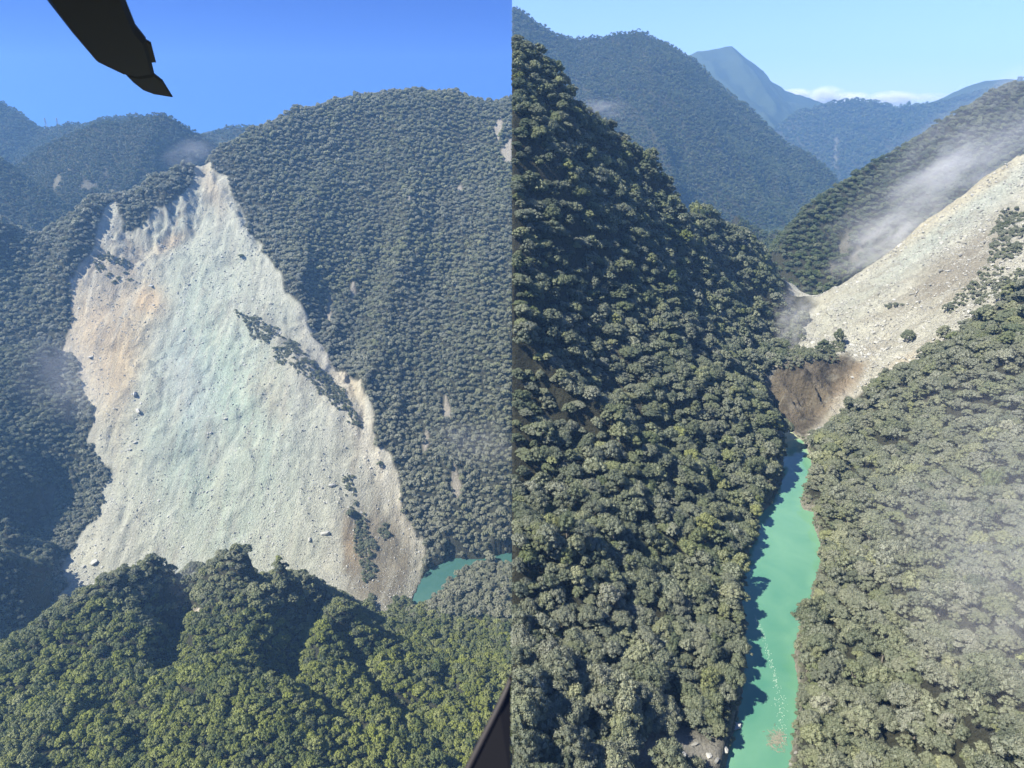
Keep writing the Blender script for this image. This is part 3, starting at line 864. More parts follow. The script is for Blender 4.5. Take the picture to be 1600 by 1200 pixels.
def crown_mesh(name, seed, nlobe, nleaf, leaf, R=1.0, tall=0.75, core=True, lobe_r=(0.15, 0.31)):
    """a rounded crown of leafy puffs; unit radius, base at z = 0"""
    g = np.random.default_rng(seed)
    th = g.uniform(0, 2 * math.pi, nlobe)
    q = np.sqrt(g.uniform(0, 1, nlobe))
    asym = 1 + 0.22 * np.sin(th * 2 + seed) + 0.14 * np.sin(th * 3 + 2 * seed)
    lr = g.uniform(*lobe_r, nlobe)
    rr = q * (1 - 0.8 * lr) * asym
    lx, ly = rr * np.cos(th), rr * np.sin(th)
    top = tall * np.sqrt(np.clip(1 - (q * 0.96) ** 2, 0.02, 1)) * g.uniform(0.80, 1.12, nlobe)
    lz = 0.30 + top
    low = g.uniform(0, 1, nlobe) < 0.25
    lz = np.where(low & (q > 0.55), lz * 0.62, lz)
    w = lr ** 2
    k = g.choice(nlobe, nleaf, p=w / w.sum())
    n = g.normal(size=(nleaf, 3))
    n[:, 2] = np.abs(n[:, 2]) * 1.0 - 0.35
    n /= np.linalg.norm(n, axis=1)[:, None]
    rad = lr[k] * g.uniform(0.78, 1.12, nleaf)
    p = np.stack([lx[k], ly[k], lz[k]], 1) + n * rad[:, None] * np.array([1, 1, 0.85])
    m = n + g.normal(size=(nleaf, 3)) * 0.34
    m /= np.linalg.norm(m, axis=1)[:, None]
    t = np.cross(m, g.normal(size=(nleaf, 3)))
    t /= np.linalg.norm(t, axis=1)[:, None]
    b = np.cross(m, t)
    s = leaf * g.uniform(0.6, 1.35, nleaf)[:, None]
    v = np.stack([p - t * s, p - b * s * 0.62, p + t * s, p + b * s * 0.62], 1).reshape(-1, 3)
    f = np.arange(nleaf * 4).reshape(-1, 4)
    lv = np.repeat(np.clip(0.5 + 0.25 * g.normal(size=nleaf) + 0.22 * g.normal(size=nlobe)[k], 0, 1), 4)
    if core:
        ov = np.array([(1, 0, 0), (0, 1, 0), (-1, 0, 0), (0, -1, 0), (0, 0, 1), (0, 0, -1)], float)
        of = np.array([(0, 1, 4), (1, 2, 4), (2, 3, 4), (3, 0, 4), (1, 0, 5), (2, 1, 5), (3, 2, 5), (0, 3, 5)])
        cv = []; cf = []
        for i in range(nlobe):
            cf.append(of + 6 * i)
            cv.append(ov * lr[i] * 0.95 * np.array([1, 1, .85]) + np.array([lx[i], ly[i], lz[i]]))
        n0 = len(v)
        v = np.r_[v, np.concatenate(cv)]
        cf = np.concatenate(cf) + n0
        cf = np.c_[cf, cf[:, 2]]
        lv = np.r_[lv, np.full(nlobe * 6, 0.2)]
        tri = cf[:, :3]
        # quads and tris kept apart: triangles appended as degenerate-free faces below
        me = bpy.data.meshes.new(name)
        me.from_pydata([tuple(a) for a in v * R], [], [tuple(a) for a in f] + [tuple(a) for a in tri])
        me.materials.append(M_LEAF)
        a = me.attributes.new('leafvar', 'FLOAT', 'POINT')
        a.data.foreach_set('value', lv.astype(np.float32))
        me.update()
        return me
    return mesh_from(name, v * R, f, [M_LEAF], False, {'leafvar': ('FLOAT', lv)})


NEAR = [crown_mesh('crown', 11, 60, 3400, 0.040, tall=0.66), crown_mesh('crown', 12, 90, 3600, 0.036, tall=0.78, lobe_r=(0.11, 0.24)),
        crown_mesh('crown', 13, 46, 3000, 0.046, tall=0.95, lobe_r=(0.17, 0.34)), crown_mesh('crown', 14, 70, 3400, 0.042, tall=0.50, lobe_r=(0.12, 0.30)),
        crown_mesh('crown', 15, 34, 2600, 0.046, tall=0.85, lobe_r=(0.14, 0.38)), crown_mesh('crown', 16, 110, 3800, 0.034, tall=0.62, lobe_r=(0.09, 0.20)),
        crown_mesh('crown', 17, 40, 2600, 0.044, tall=1.15, lobe_r=(0.14, 0.28)), crown_mesh('crown', 18, 28, 1900, 0.050, tall=0.75, lobe_r=(0.12, 0.30))]
MID = [crown_mesh('crown', 31 + i, 30 + 4 * i, 800, 0.070, tall=0.7 + 0.1 * (i % 3)) for i in range(5)]
FAR = [crown_mesh('crown', 51 + i, 12 + 2 * i, 190, 0.15, tall=0.75 + 0.12 * (i % 3)) for i in range(4)]


def trunk_mesh():
    vs = []; fs = []

    def limb(p0, p1, r0, r1, k=6):
        p0 = np.array(p0, float); p1 = np.array(p1, float)
        d = (p1 - p0) / np.linalg.norm(p1 - p0)
        a = np.cross(d, (0.3, 1, 0.2)); a /= np.linalg.norm(a); b = np.cross(d, a)
        n0 = len(vs)
        for p, r in ((p0, r0), (p1, r1)):
            for i in range(k):
                an = 2 * math.pi * i / k
                vs.append(tuple(p + r * (a * math.cos(an) + b * math.sin(an))))
        for i in range(k):
            fs.append((n0 + i, n0 + (i + 1) % k, n0 + k + (i + 1) % k, n0 + k + i))
    limb((0, 0, -0.35), (0.03, 0.02, 0.30), 0.065, 0.045)
    for an in (0.4, 1.7, 2.9, 4.2, 5.3):
        limb((0.03, 0.02, 0.22), (0.5 * math.cos(an), 0.5 * math.sin(an), 0.72), 0.03, 0.01)
    me = bpy.data.meshes.new('trunk')
    me.from_pydata(vs, [], fs)
    me.materials.append(M_BARK)
    return me


TRUNK = trunk_mesh()

# prototypes for the forest masses live in collections that are not part of the scene


def proto_coll(name, meshes):
    c = bpy.data.collections.new(name)
    for k, me in enumerate(meshes):
        o = bpy.data.objects.new('%s_%02d' % (name, k), me)
        c.objects.link(o)
    return c


PC = {'near': proto_coll('near_crowns', NEAR), 'mid': proto_coll('mid_crowns', MID), 'far': proto_coll('far_crowns', FAR)}


def scatter_group(coll, nm, cut=0):
    g = bpy.data.node_groups.new(nm, 'GeometryNodeTree')
    g.interface.new_socket('Geometry', in_out='INPUT', socket_type='NodeSocketGeometry')
    g.interface.new_socket('Geometry', in_out='OUTPUT', socket_type='NodeSocketGeometry')
    gi = N(g, 'NodeGroupInput'); go = N(g, 'NodeGroupOutput')
    ci = N(g, 'GeometryNodeCollectionInfo')
    ci.inputs['Collection'].default_value = coll
    ci.inputs['Separate Children'].default_value = True
    ci.inputs['Reset Children'].default_value = True
    ip = N(g, 'GeometryNodeInstanceOnPoints')
    ip.inputs['Pick Instance'].default_value = True

    def na(n, ty):
        a = N(g, 'GeometryNodeInputNamedAttribute', data_type=ty)
        a.inputs['Name'].default_value = n
        return a.outputs['Attribute']
    L(g, gi.outputs[0], ip.inputs['Points'])
    L(g, ci.outputs[0], ip.inputs['Instance'])
    L(g, na('pick', 'INT'), ip.inputs['Instance Index'])
    L(g, na('scl', 'FLOAT_VECTOR'), ip.inputs['Scale'])
    er = N(g, 'FunctionNodeEulerToRotation')
    L(g, na('rot', 'FLOAT_VECTOR'), er.inputs[0])
    L(g, er.outputs[0], ip.inputs['Rotation'])
    if not cut:
        L(g, ip.outputs[0], go.inputs[0])
        return g
    rl = N(g, 'GeometryNodeRealizeInstances')       # trees at the edge of the ground block: nothing past its edge
    L(g, ip.outputs[0], rl.inputs[0])
    dg = N(g, 'GeometryNodeDeleteGeometry', domain='FACE')
    po = N(g, 'GeometryNodeInputPosition'); xx = N(g, 'ShaderNodeSeparateXYZ')
    L(g, po.outputs[0], xx.inputs[0])
    cp = N(g, 'FunctionNodeCompare', data_type='FLOAT', operation='LESS_THAN' if cut > 0 else 'GREATER_THAN')
    L(g, xx.outputs[0], cp.inputs[0])
    cp.inputs[1].default_value = 0.03 * cut
    L(g, rl.outputs[0], dg.inputs[0]); L(g, cp.outputs[0], dg.inputs[1])
    sm_ = N(g, 'GeometryNodeSetMaterial')
    sm_.inputs['Material'].default_value = M_EDGE
    L(g, dg.outputs[0], sm_.inputs[0])
    L(g, sm_.outputs[0], go.inputs[0])
    return g


GRP = {k: scatter_group(c, 'scatter_' + k) for k, c in PC.items()}
for k in ('near', 'mid'):
    for q in (1, -1):
        GRP[k + str(q)] = scatter_group(PC[k], 'edge_' + k, q)


def points_obj(name, kind_key, nproto, pos, scl, rot, tint, dust, **props):
    me = bpy.data.meshes.new(name)
    n = len(pos)
    me.vertices.add(n)
    me.vertices.foreach_set('co', np.asarray(pos, np.float32).ravel())
    for an, ty, d in (('scl', 'FLOAT_VECTOR', scl), ('rot', 'FLOAT_VECTOR', rot)):
        a = me.attributes.new(an, ty, 'POINT')
        a.data.foreach_set('vector', np.asarray(d, np.float32).ravel())
    for an, d in (('tint', tint), ('dust', dust)):
        a = me.attributes.new(an, 'FLOAT', 'POINT')
        a.data.foreach_set('value', np.asarray(d, np.float32))
    a = me.attributes.new('pick', 'INT', 'POINT')
    a.data.foreach_set('value', RNG.integers(0, nproto, n).astype(np.int32))
    o = link(name, me, kind='stuff', **props)
    md = o.modifiers.new('scatter', 'NODES')
    md.node_group = GRP[kind_key]
    return o


def scatter(fd, step, margin=170, rmin=4.0, rmax=7.0, side=0, seed=0, seam=False):
    """jittered grid of tree sites on a field, culled to what the view and its surroundings can see"""
    x0, x1 = fd.xs[0], fd.xs[-1]; y0, y1 = fd.ys[0], fd.ys[-1]
    g = np.random.default_rng(1000 + seed)
    R_ = math.hypot(x1 - x0, y1 - y0) / 2
    gx, gy = np.meshgrid(np.arange(-R_, R_, step), np.arange(-R_, R_, step))
    gx = gx + (np.arange(gx.shape[0]) % 2)[:, None] * step * 0.5
    gx = (gx + g.uniform(-.5, .5, gx.shape) * step).ravel(); gy = (gy + g.uniform(-.5, .5, gy.shape) * step).ravel()
    x = (x0 + x1) / 2 + gx * 0.83 - gy * 0.557; y = (y0 + y1) / 2 + gx * 0.557 + gy * 0.83
    k = (x > x0 + 1) & (x < x1 - 1) & (y > y0 + 1) & (y < y1 - 1)
    x, y = x[k], y[k]
    z = fd.at(x, y)
    r = rmin + (rmax - rmin) * g.beta(1.1, 2.2, len(x))
    u_, v_, w_ = proj(x, y, z)
    bare = fd.at(x, y, fd.bare)
    k = (u_ > -margin) & (u_ < 1600 + margin) & (v_ > -60) & (v_ < 1200 + margin) & (g.uniform(0, 1, len(x)) > bare * 1.0) & (bare < 0.6)
    if side:
        k &= (side * x > (0.0 if seam else r * 0.55))
    x, y, z, r, u_, v_, w_ = (a[k] for a in (x, y, z, r, u_, v_, w_))
    return dict(x=x, y=y, z=z, r=r, u=u_, v=v_, w=w_, g=g)


def finish(t, base_tint, dust, tall=(0.8, 1.2), spread=0.16, big=60.0, patch=0.16):
    g = t['g']; n = len(t['x'])
    t['tint'] = np.clip(base_tint + spread * g.normal(size=n) + patch * fbm(t['x'] / big, t['y'] / big, 77), 0.02, 0.98)
    t['dust'] = np.clip(dust + 0.10 * g.normal(size=n) + 0.14 * fbm(t['x'] / big, t['y'] / big, 78), 0, 0.95)
    h = g.uniform(*tall, n)
    t['scl'] = np.stack([t['r'], t['r'] * g.uniform(0.85, 1.15, n), t['r'] * h], 1)
    t['rot'] = np.stack([g.normal(size=n) * 0.09, g.normal(size=n) * 0.09, g.uniform(0, 6.283, n)], 1)
    t['pos'] = np.stack([t['x'], t['y'], t['z'] + t['r'] * 0.18 + np.where(g.uniform(0, 1, n) < 0.3, t['r'] * g.uniform(0, 0.6, n), 0)], 1)
    return t


def emit(name, key, t, mask=None, **props):
    nproto = {'near': len(NEAR), 'mid': len(MID), 'far': len(FAR)}[key.rstrip('-1')]
    m = np.ones(len(t['x']), bool) if mask is None else mask
    return points_obj(name, key, nproto, t['pos'][m], t['scl'][m], t['rot'][m], t['tint'][m], t['dust'][m], **props)


# --- right valley, near trees: the largest in view become single trees, the rest the forest
tr = scatter(FR, 5.9, 190, 2.9, 9.0, 1, 1, True)
rvv = FR.at(tr['x'], tr['y'], FR.rv)
vg = FR.at(tr['x'], tr['y'], FR.veg)
behind_cut = (tr['y'] < np.where(tr['x'] > 345, 770, 1000)) | ((tr['y'] < 806) & (tr['x'] < 345))
keep = (rvv > 2.2) & behind_cut & (vg < 0.5)
for kk in list(tr):
    if kk != 'g':
        tr[kk] = tr[kk][keep]
rvv = rvv[keep]; vg = vg[keep]
tr['r'] = np.where(vg > 0.5, tr['r'] * 0.8, tr['r'])
right_side = tr['x'] > np.interp(tr['y'], [120, 200, 260, 340, 420, 540, 700, 1000], [110, 110, 130, 175, 205, 262, 330, 420])
dust = np.where(right_side, 0.52, 0.38) + 0.1 * (tr['v'] > 900) * (~right_side) - 0.12 * (tr['v'] < 500) * (~right_side)
tr = finish(tr, np.where(right_side, 0.40, 0.36), dust, (0.8, 1.35), 0.20, 40, 0.24)
px = tr['r'] / tr['w'] * F
inview = (tr['u'] > 806) & (tr['u'] < 1596) & (tr['v'] > 0) & (tr['v'] < 1196)
edge = tr['x'] < tr['r'] * 1.25
score = np.where(inview & ~edge, px, -1)
order = np.argsort(-score)
NIND = 292
ind = order[:NIND]
mask = np.ones(len(px), bool); mask[ind] = False
emit('forest', 'near1', tr, edge & (tr['y'] < 760), label='trees at the cut edge of the left slope')
mask &= ~edge
nearm = mask & (tr['w'] < 620)
emit('forest', 'near', tr, nearm, label='dense grey-green forest on the slopes above the turquoise river')
emit('forest', 'mid', tr, mask & ~nearm, label='forest higher up the steep slope beyond the nearest trees')

tw = scatter(FR, 3.1, 60, 1.3, 3.6, 1, 6)
kk_ = (FR.at(tw['x'], tw['y'], FR.veg) > 0.5) & (fbm(tw['x'] / 16, tw['y'] / 16, 92) > -0.16) & (tw['y'] < 780)
for kk in list(tw):
    if kk != 'g':
        tw[kk] = tw[kk][kk_]
tw = finish(tw, 0.38, 0.46 + 0 * tw['x'], (0.7, 1.4), 0.14, 30)
emit('forest', 'mid', tw, label='dusty scrub left standing on the debris slope')

tb = scatter(FR, 2.4, 60, 0.9, 2.6, 1, 7)
q_ = FR.at(tb['x'], tb['y'], FR.rv)
kk_ = (q_ > -0.3) & (q_ < 5) & (tb['y'] < 545)
for kk in list(tb):
    if kk != 'g':
        tb[kk] = tb[kk][kk_]
tb = finish(tb, 0.42, 0.44 + 0 * tb['x'], (0.6, 1.1), 0.16, 20)
emit('forest', 'mid', tb, label='shrubs and low branches lining both water edges of the river')

# --- left valley
tf = scatter(FF, 6.0, 170, 2.7, 8.0, -1, 2, True)
zz = tf['z'] > ZL + 1.5
for kk in list(tf):
    if kk != 'g':
        tf[kk] = tf[kk][zz]
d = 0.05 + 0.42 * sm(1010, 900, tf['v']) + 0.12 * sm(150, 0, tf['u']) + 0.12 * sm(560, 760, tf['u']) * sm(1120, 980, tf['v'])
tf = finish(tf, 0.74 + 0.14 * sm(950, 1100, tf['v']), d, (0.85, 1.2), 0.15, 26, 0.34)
edge_f = tf['x'] > -1.25 * tf['r']
emit('forest', 'mid-1', tf, edge_f, label='trees at the cut edge of the foreground ridge')
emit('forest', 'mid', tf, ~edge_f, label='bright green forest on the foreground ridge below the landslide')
ts = scatter(FS, 6.6, 170, 3.4, 6.4, -1, 3)
ts = finish(ts, 0.44, 0.46 + 0 * ts['x'], (0.85, 1.2), 0.14, 50)
emit('forest', 'mid', ts, label='dark forest on the spur left of the landslide')
tm = scatter(FM, 6.8, 170, 2.9, 8.4, -1, 4, True)
vg = FM.at(tm['x'], tm['y'], FM.veg)
kp = (vg < 0.5) & (tm['z'] > ZL + 1.0)
for kk in list(tm):
    if kk != 'g':
        tm[kk] = tm[kk][kp]
vg = vg[kp]
tm['r'] = np.where(vg > 0.5, tm['r'] * 0.62, tm['r'])
sdd = FM.at(tm['x'], tm['y'], FM.sds)
d = 0.16 + 0.25 * sm(60, 0, sdd) + 0.22 * sm(450, 800, tm['v']) * (tm['u'] > 450)
tm = finish(tm, 0.60 + 0 * d, d + 0.44, (0.85, 1.35), 0.16, 110, 0.34)
tv = scatter(FM, 3.9, 50, 2.2, 4.6, -1, 5)
kk_ = (FM.at(tv['x'], tv['y'], FM.veg) > 0.5) & (fbm(tv['x'] / 22, tv['y'] / 22, 91) > -0.28)
for kk in list(tv):
    if kk != 'g':
        tv[kk] = tv[kk][kk_]
tv = finish(tv, 0.34, 0.36 + 0 * tv['x'], (0.7, 1.3), 0.13, 60)
emit('forest', 'mid', tv, label='belt of scrub and small trees left standing across the great landslide')
edge_m = tm['x'] > -1.25 * tm['r']
emit('forest', 'mid-1', tm, edge_m, label='trees at the cut edge of the mountain')
emit('forest', 'mid', tm, ~edge_m, label='forest covering the mountain on both sides of the landslide')
k = 20
for fd, st, nm, tt in ((H_B, 9, 'forest on the hill behind the landslide crest', 0.26), (H_A, 9, 'forest on the hill at the far left', 0.22), (H_D, 12, 'forest on the far ridge against deep blue sky', 0.25),
                       (H_4, 7.2, 'forest on the steep hillside behind the grey debris slope', 0.32), (H_5, 10.5, 'forest over the broad hazy mountain', 0.30), (H_5b, 8, 'forest on the low spur at the gorge bend', 0.3),
                       (H_6, 20, 'forest on the blue ridge up the valley', 0.3)):
    k += 1
    side = -1 if fd.xs[0] < 0 else 1
    t = scatter(fd, st, 150, st * 0.52, st * 0.95, side, k)
    t = finish(t, tt, 0.08 + 0.12 * (fd is H_4) + 0 * t['x'], (0.85, 1.3), 0.13, 160)
    emit('forest', 'mid' if fd is H_4 else 'far', t, label=nm)

# --- the single trees
cols = lambda a, b: ('dusty grey' if b > 0.6 else 'grey-green' if b > 0.46 else 'dark green' if a < 0.28 else 'olive green' if a < 0.5 else 'yellow-green') if True else ''


def tree(name, pos, scl, rot, tint, dust, me, label, group=None):
    e = bpy.data.objects.new(name, None)
    COL.objects.link(e)
    e.empty_display_size = 0.5
    e.location = pos
    e.rotation_euler = rot
    e.scale = scl
    e['label'] = label; e['category'] = 'tree'
    if group:
        e['group'] = group
    c = link('crown', me, e)
    c['tint'] = float(tint); c['dust'] = float(dust)
    link('trunk', TRUNK, e)
    return e


ORD = ['', 'second', 'third', 'fourth', 'fifth', 'sixth', 'seventh', 'eighth', 'ninth', 'tenth', 'eleventh', 'twelfth']
TL = []
for i in ind:
    rs = bool(right_side[i])
    dd = rvv[i]
    yv = tr['v'][i]
    bank = 'right' if rs else 'left'
    rows = int(dd / 10)
    reach = ('drift raft' if yv > 1120 else 'foam streak' if yv > 1020 else 'narrows' if yv > 940 else 'wide reach' if yv > 840 else 'shaded bend' if yv > 740 else 'dark cliff')
    where = 'leaning over the water' if rows == 0 else 'one crown back' if rows == 1 else '%s crowns back' % ['', '', 'two', 'three', 'four', 'five', 'six', 'seven', 'eight', 'nine', 'ten', 'eleven', 'twelve', 'thirteen', 'fourteen'][min(rows, 14)]
    r_ = tr['r'][i]
    size = 'very broad' if r_ > 7.6 else 'broad' if r_ > 6.6 else 'mid-sized' if r_ > 5.8 else 'small'
    lab = '%s %s tree %s, %s bank by %s' % (size, cols(tr['tint'][i], tr['dust'][i]), where, bank, reach)
    TL.append((lab, i, bank))
from collections import Counter, defaultdict
cnt = Counter(a for a, _, _ in TL)
byl = defaultdict(list)
for a, i, b in sorted(TL, key=lambda q: tr['v'][q[1]]):
    byl[a].append(i)
RANK = {2: ['upper one', 'lower one'], 3: ['topmost of three', 'middle of three', 'lowest of three']}
for a, i, b in TL:
    n_ = cnt[a]; q = byl[a].index(i)
    lab = a if n_ == 1 else a + ', ' + (RANK[n_][q] if n_ in RANK else ('topmost', 'second', 'third', 'fourth', 'fifth', 'sixth', 'seventh')[q] + ' down')
    tree('broadleaf_tree', tr['pos'][i], tr['scl'][i], tr['rot'][i], tr['tint'][i], tr['dust'][i], NEAR[int(RNG.integers(0, len(NEAR)))], lab,
         'forest trees on the %s bank of the river' % b)


def ground_at(fd, u_, v_, y0, y1):
    """where the line of sight through a spot of the photograph meets the ground"""
    a, b, c = ray(u_, v_)
    ys_ = np.arange(y0, y1, 1.0)
    xs_ = a * ys_ / b; zs_ = CAM_H + c * ys_ / b
    h = fd.at(xs_, ys_)
    hit = np.nonzero(zs_ <= h)[0]
    k = hit[0] if len(hit) else -1
    return xs_[k], ys_[k], h[k]


for u_, v_, r, h, tn, du, lb in ((1417, 534, 8.2, 1.35, 0.42, 0.35, 'lone leafy tree left standing in the middle of the grey debris slope'),
                                 (1309, 538, 5.4, 1.9, 0.40, 0.30, 'slim tree on top of the brown bank of the debris slope'),
                                 (1284, 554, 7.4, 1.3, 0.30, 0.22, 'dark bushy tree at the edge of the brown bank'),
                                 (1258, 562, 6.0, 0.9, 0.42, 0.35, 'low pale tree left of the dark bushy tree on the brown bank'),
                                 (1216, 578, 4.6, 1.1, 0.5, 0.4, 'small grey-green tree at the gorge end of the brown bank'),
                                 (1398, 480, 4.0, 0.7, 0.4, 0.45, 'flattened shrub among rocks in the middle of the debris slope')):
    x, y, z = ground_at(FR, u_, v_, 500, 800)
    tree('broadleaf_tree', (x, y, z + 0.5), (r, r, r * h), (0, 0, random.uniform(0, 6)), tn, du, NEAR[int(RNG.integers(0, len(NEAR)))], lb)
for u_, v_, r, h, tn, du, lb in ((548, 806, 8.0, 1.0, 0.36, 0.25, 'round dark tree standing alone on the lower right of the great landslide'),
                                 (594, 728, 6.5, 0.9, 0.34, 0.3, 'small dark tree in the white chute beside the landslide'),
                                 (377, 402, 8, 0.6, 0.3, 0.3, 'dark shrub clinging to the upper landslide'),
                                 (580, 935, 7, 0.7, 0.3, 0.35, 'dark shrub at the foot of the brown bank above the teal pool')):
    x, y, z = ground_at(FM, u_, v_, 800, 1700)
    tree('broadleaf_tree', (x, y, z + 0.5), (r, r, r * h), (0, 0, random.uniform(0, 6)), tn, du, NEAR[int(RNG.integers(0, len(NEAR)))], lb)

# ------------------------------------------------------------------ rocks


def rock_mesh(seed, mat_):
    import bmesh
    g = np.random.default_rng(seed)
    bm = bmesh.new()
    bmesh.ops.create_icosphere(bm, subdivisions=1, radius=1)
    k = g.uniform(0.6, 1.25, 3)
    for vv in bm.verts:
        n = vv.co.normalized()
        q = 0.72 + 0.55 * g.uniform()
        vv.co = Vector((n.x * k[0], n.y * k[1], n.z * k[2] * 0.8)) * q
    me = bpy.data.meshes.new('boulder')
    bm.to_mesh(me); bm.free()
    me.materials.append(mat_)
    return me


ROCKS = [rock_mesh(900 + i, M_ROCK if i % 3 else M_DARKROCK) for i in range(7)]
PCR = proto_coll('rubble_rocks', ROCKS)
GRP['rock'] = scatter_group(PCR, 'scatter_rock')


def rubble(fd, n, msk, rlo, rhi, seed, name, label, y1):
    g = np.random.default_rng(seed)
    x = g.uniform(fd.xs[0], fd.xs[-1], n); y = g.uniform(fd.ys[0], min(fd.ys[-1], y1), n)
    b = fd.at(x, y, msk)
    clus = fbm(x / 30, y / 30, seed) + 0.9 * g.normal(size=n) * 0.5
    k = (b > 0.7) & (clus > -0.05)
    x, y = x[k], y[k]
    z = fd.at(x, y)
    r = rlo * (1 - g.uniform(0, 1, len(x))) ** -0.42
    r = np.minimum(r, rhi)
    pos = np.stack([x, y, z + r * 0.15], 1)
    scl = r[:, None] * g.uniform(0.7, 1.3, (len(x), 3))
    rot = g.uniform(0, 6.28, (len(x), 3)) * np.array([0.1, 0.1, 1])
    me_o = points_obj(name, 'rock', len(ROCKS), pos, scl, rot, np.zeros(len(x)), np.zeros(len(x)), label=label)
    return me_o


SLM = sm(3, -6, FM.sds) * (FM.Y < 1640)
SLR = slide_m * (1 - 0.85 * bluff_m)
rubble(FM, 160000, SLM, 0.45, 2.0, 501, 'rubble', 'rubble strewn over the great pale landslide', 1600)
rubble(FR, 260000, SLR, 0.34, 1.9, 502, 'rubble', 'rubble strewn over the grey debris slope above the gorge', 806)


def boulder(pos, r, label, group, dark=False):
    cands = [m for i, m in enumerate(ROCKS) if (i % 3 == 0) == dark]
    o = link('boulder', random.choice(cands), label=label, category='boulder')
    if group:
        o['group'] = group
    o.location = (pos[0], pos[1], pos[2] + r * 0.2)
    o.scale = (r * random.uniform(.8, 1.3), r * random.uniform(.8, 1.3), r * random.uniform(.7, 1.1))
    o.rotation_euler = (random.uniform(-.3, .3), random.uniform(-.3, .3), random.uniform(0, 6))


for u_, v_, r, lb in ((147, 880, 7, 'largest pale boulder at the left foot of the great landslide'), (131, 886, 4, 'pale slab just left of the largest boulder at the landslide foot'),
                      (126, 912, 4, 'pale boulder at the very corner of the landslide toe'), (216, 643, 6, 'whitish round boulder below the ochre streak on the landslide'),
                      (143, 559, 4.5, 'light boulder on the left margin of the ochre scree'), (211, 618, 7, 'large cracked block in the ochre gully of the landslide'),
                      (204, 703, 3.5, 'small white boulder under the cracked block'), (211, 692, 3, 'small white boulder above another below the ochre gully'),
                      (295, 445, 4, 'white boulder high on the scree under the rock face'), (286, 517, 3.5, 'white boulder in the blue-grey scree of the upper slope'),
                      (237, 447, 4, 'pale boulder beside the orange patch of the scree'), (508, 835, 6, 'white boulder beside the lone round tree low on the slope'),
                      (519, 760, 5, 'pale boulder at the upper end of the brown gully'), (484, 845, 5, 'grey-white block at the lower right of the pale scree'),
                      (330, 678, 3.5, 'pale boulder in the middle of the greenish scree'), (353, 655, 3.5, 'small pale boulder beside the yellowish streaks')):
    boulder(ground_at(FM, u_, v_, 790, 1700), r, lb, None)
for u_, v_, r, lb in ((1425, 462, 2.6, 'grey block high among the dark rocks of the debris slope'), (1396, 470, 3, 'pale slab above the flattened shrub on the debris slope'),
                      (1378, 546, 2.2, 'white boulder left of the lone leafy tree'), (1405, 560, 2.4, 'pale block just below the lone leafy tree'), (1357, 556, 2.8, 'grey boulder above the brown bank on the debris slope'),
                      (1500, 400, 3, 'dark grey block in the rocky band below the wooded patch'), (1470, 425, 2.6, 'dark block at the lower end of the rocky band'), (1332, 592, 2, 'pale boulder where the white runnel starts')):
    boulder(ground_at(FR, u_, v_, 500, 800), r, lb, None, 'dark' in lb)
nb = 0
g = np.random.default_rng(61)
for u_, v_, r in ((1148, 1140, 2.2), (1140, 1158, 1.6), (1133, 1176, 1.9), (1120, 1190, 1.3), (1108, 1182, 1.2), (1128, 1150, 1.2), (1105, 1150, 1.4), (1085, 1165, 1.2), (1066, 1180, 1.5), (1040, 1172, 1.3), (1020, 1190, 1.5), (1236, 1195, 1.5), (1228, 1205, 1.2), (1243, 1180, 1.1)):
    left = u_ < 1200
    boulder(ground_at(FR, u_, v_, 140, 300), r, ['largest grey boulder at the left water edge under the trees', 'grey boulder just below the largest one at the water edge', 'flat pale boulder third down at the left water edge'][nb] if nb < 3 else
            'grey boulder on the bare stony left bank, %s from the water' % ORD[nb] if left else '%s boulder at the right water edge by the drift raft' % ('largest', 'small lower', 'small upper')[nb - 11], None if nb < 3 else 'boulders on the %s river bank' % ('left' if left else 'right'), bool(nb % 2))
    nb += 1

# ------------------------------------------------------------------ drift on the river
M_FOAM = simple('pale_drift', (0.36, 0.44, 0.33), 0.8)
M_WOOD = simple('driftwood', (0.21, 0.20, 0.145), 0.9)
vs = []; fs = []
path = [(1172, 900), (1178, 960), (1190, 985), (1200, 1020), (1210, 1055), (1217, 1090), (1222, 1130), (1220, 1160)]
g = np.random.default_rng(88)
for k in range(420):
    s = g.uniform(0, len(path) - 1.001)
    i = int(s); fr = s - i
    a, b = path[i], path[i + 1]
    sp_ = 2.0 + 3.5 * (s > 4.6)
    if s < 1.2 and g.uniform() < .7:
        continue
    x, y = on_z(a[0] + (b[0] - a[0]) * fr + g.normal() * sp_, a[1] + (b[1] - a[1]) * fr + g.normal() * sp_, 0)
    r = g.uniform(0.07, 0.24)
    n0 = len(vs)
    an = g.uniform(0, 6.28)
    for q in range(5):
        vs.append((x + r * math.cos(an + q * 1.2566) * g.uniform(.6, 1.3), y + r * math.sin(an + q * 1.2566) * g.uniform(.6, 1.3), 0.03))
    vs.append((x, y, 0.09))
    for q in range(5):
        fs.append((n0 + q, n0 + (q + 1) % 5, n0 + 5))
link('drift_foam', mesh_from('drift_foam', vs, fs, [M_FOAM]), kind='stuff', label='streak of pale foam and drift flecks down the river')
vs = []; fs = []
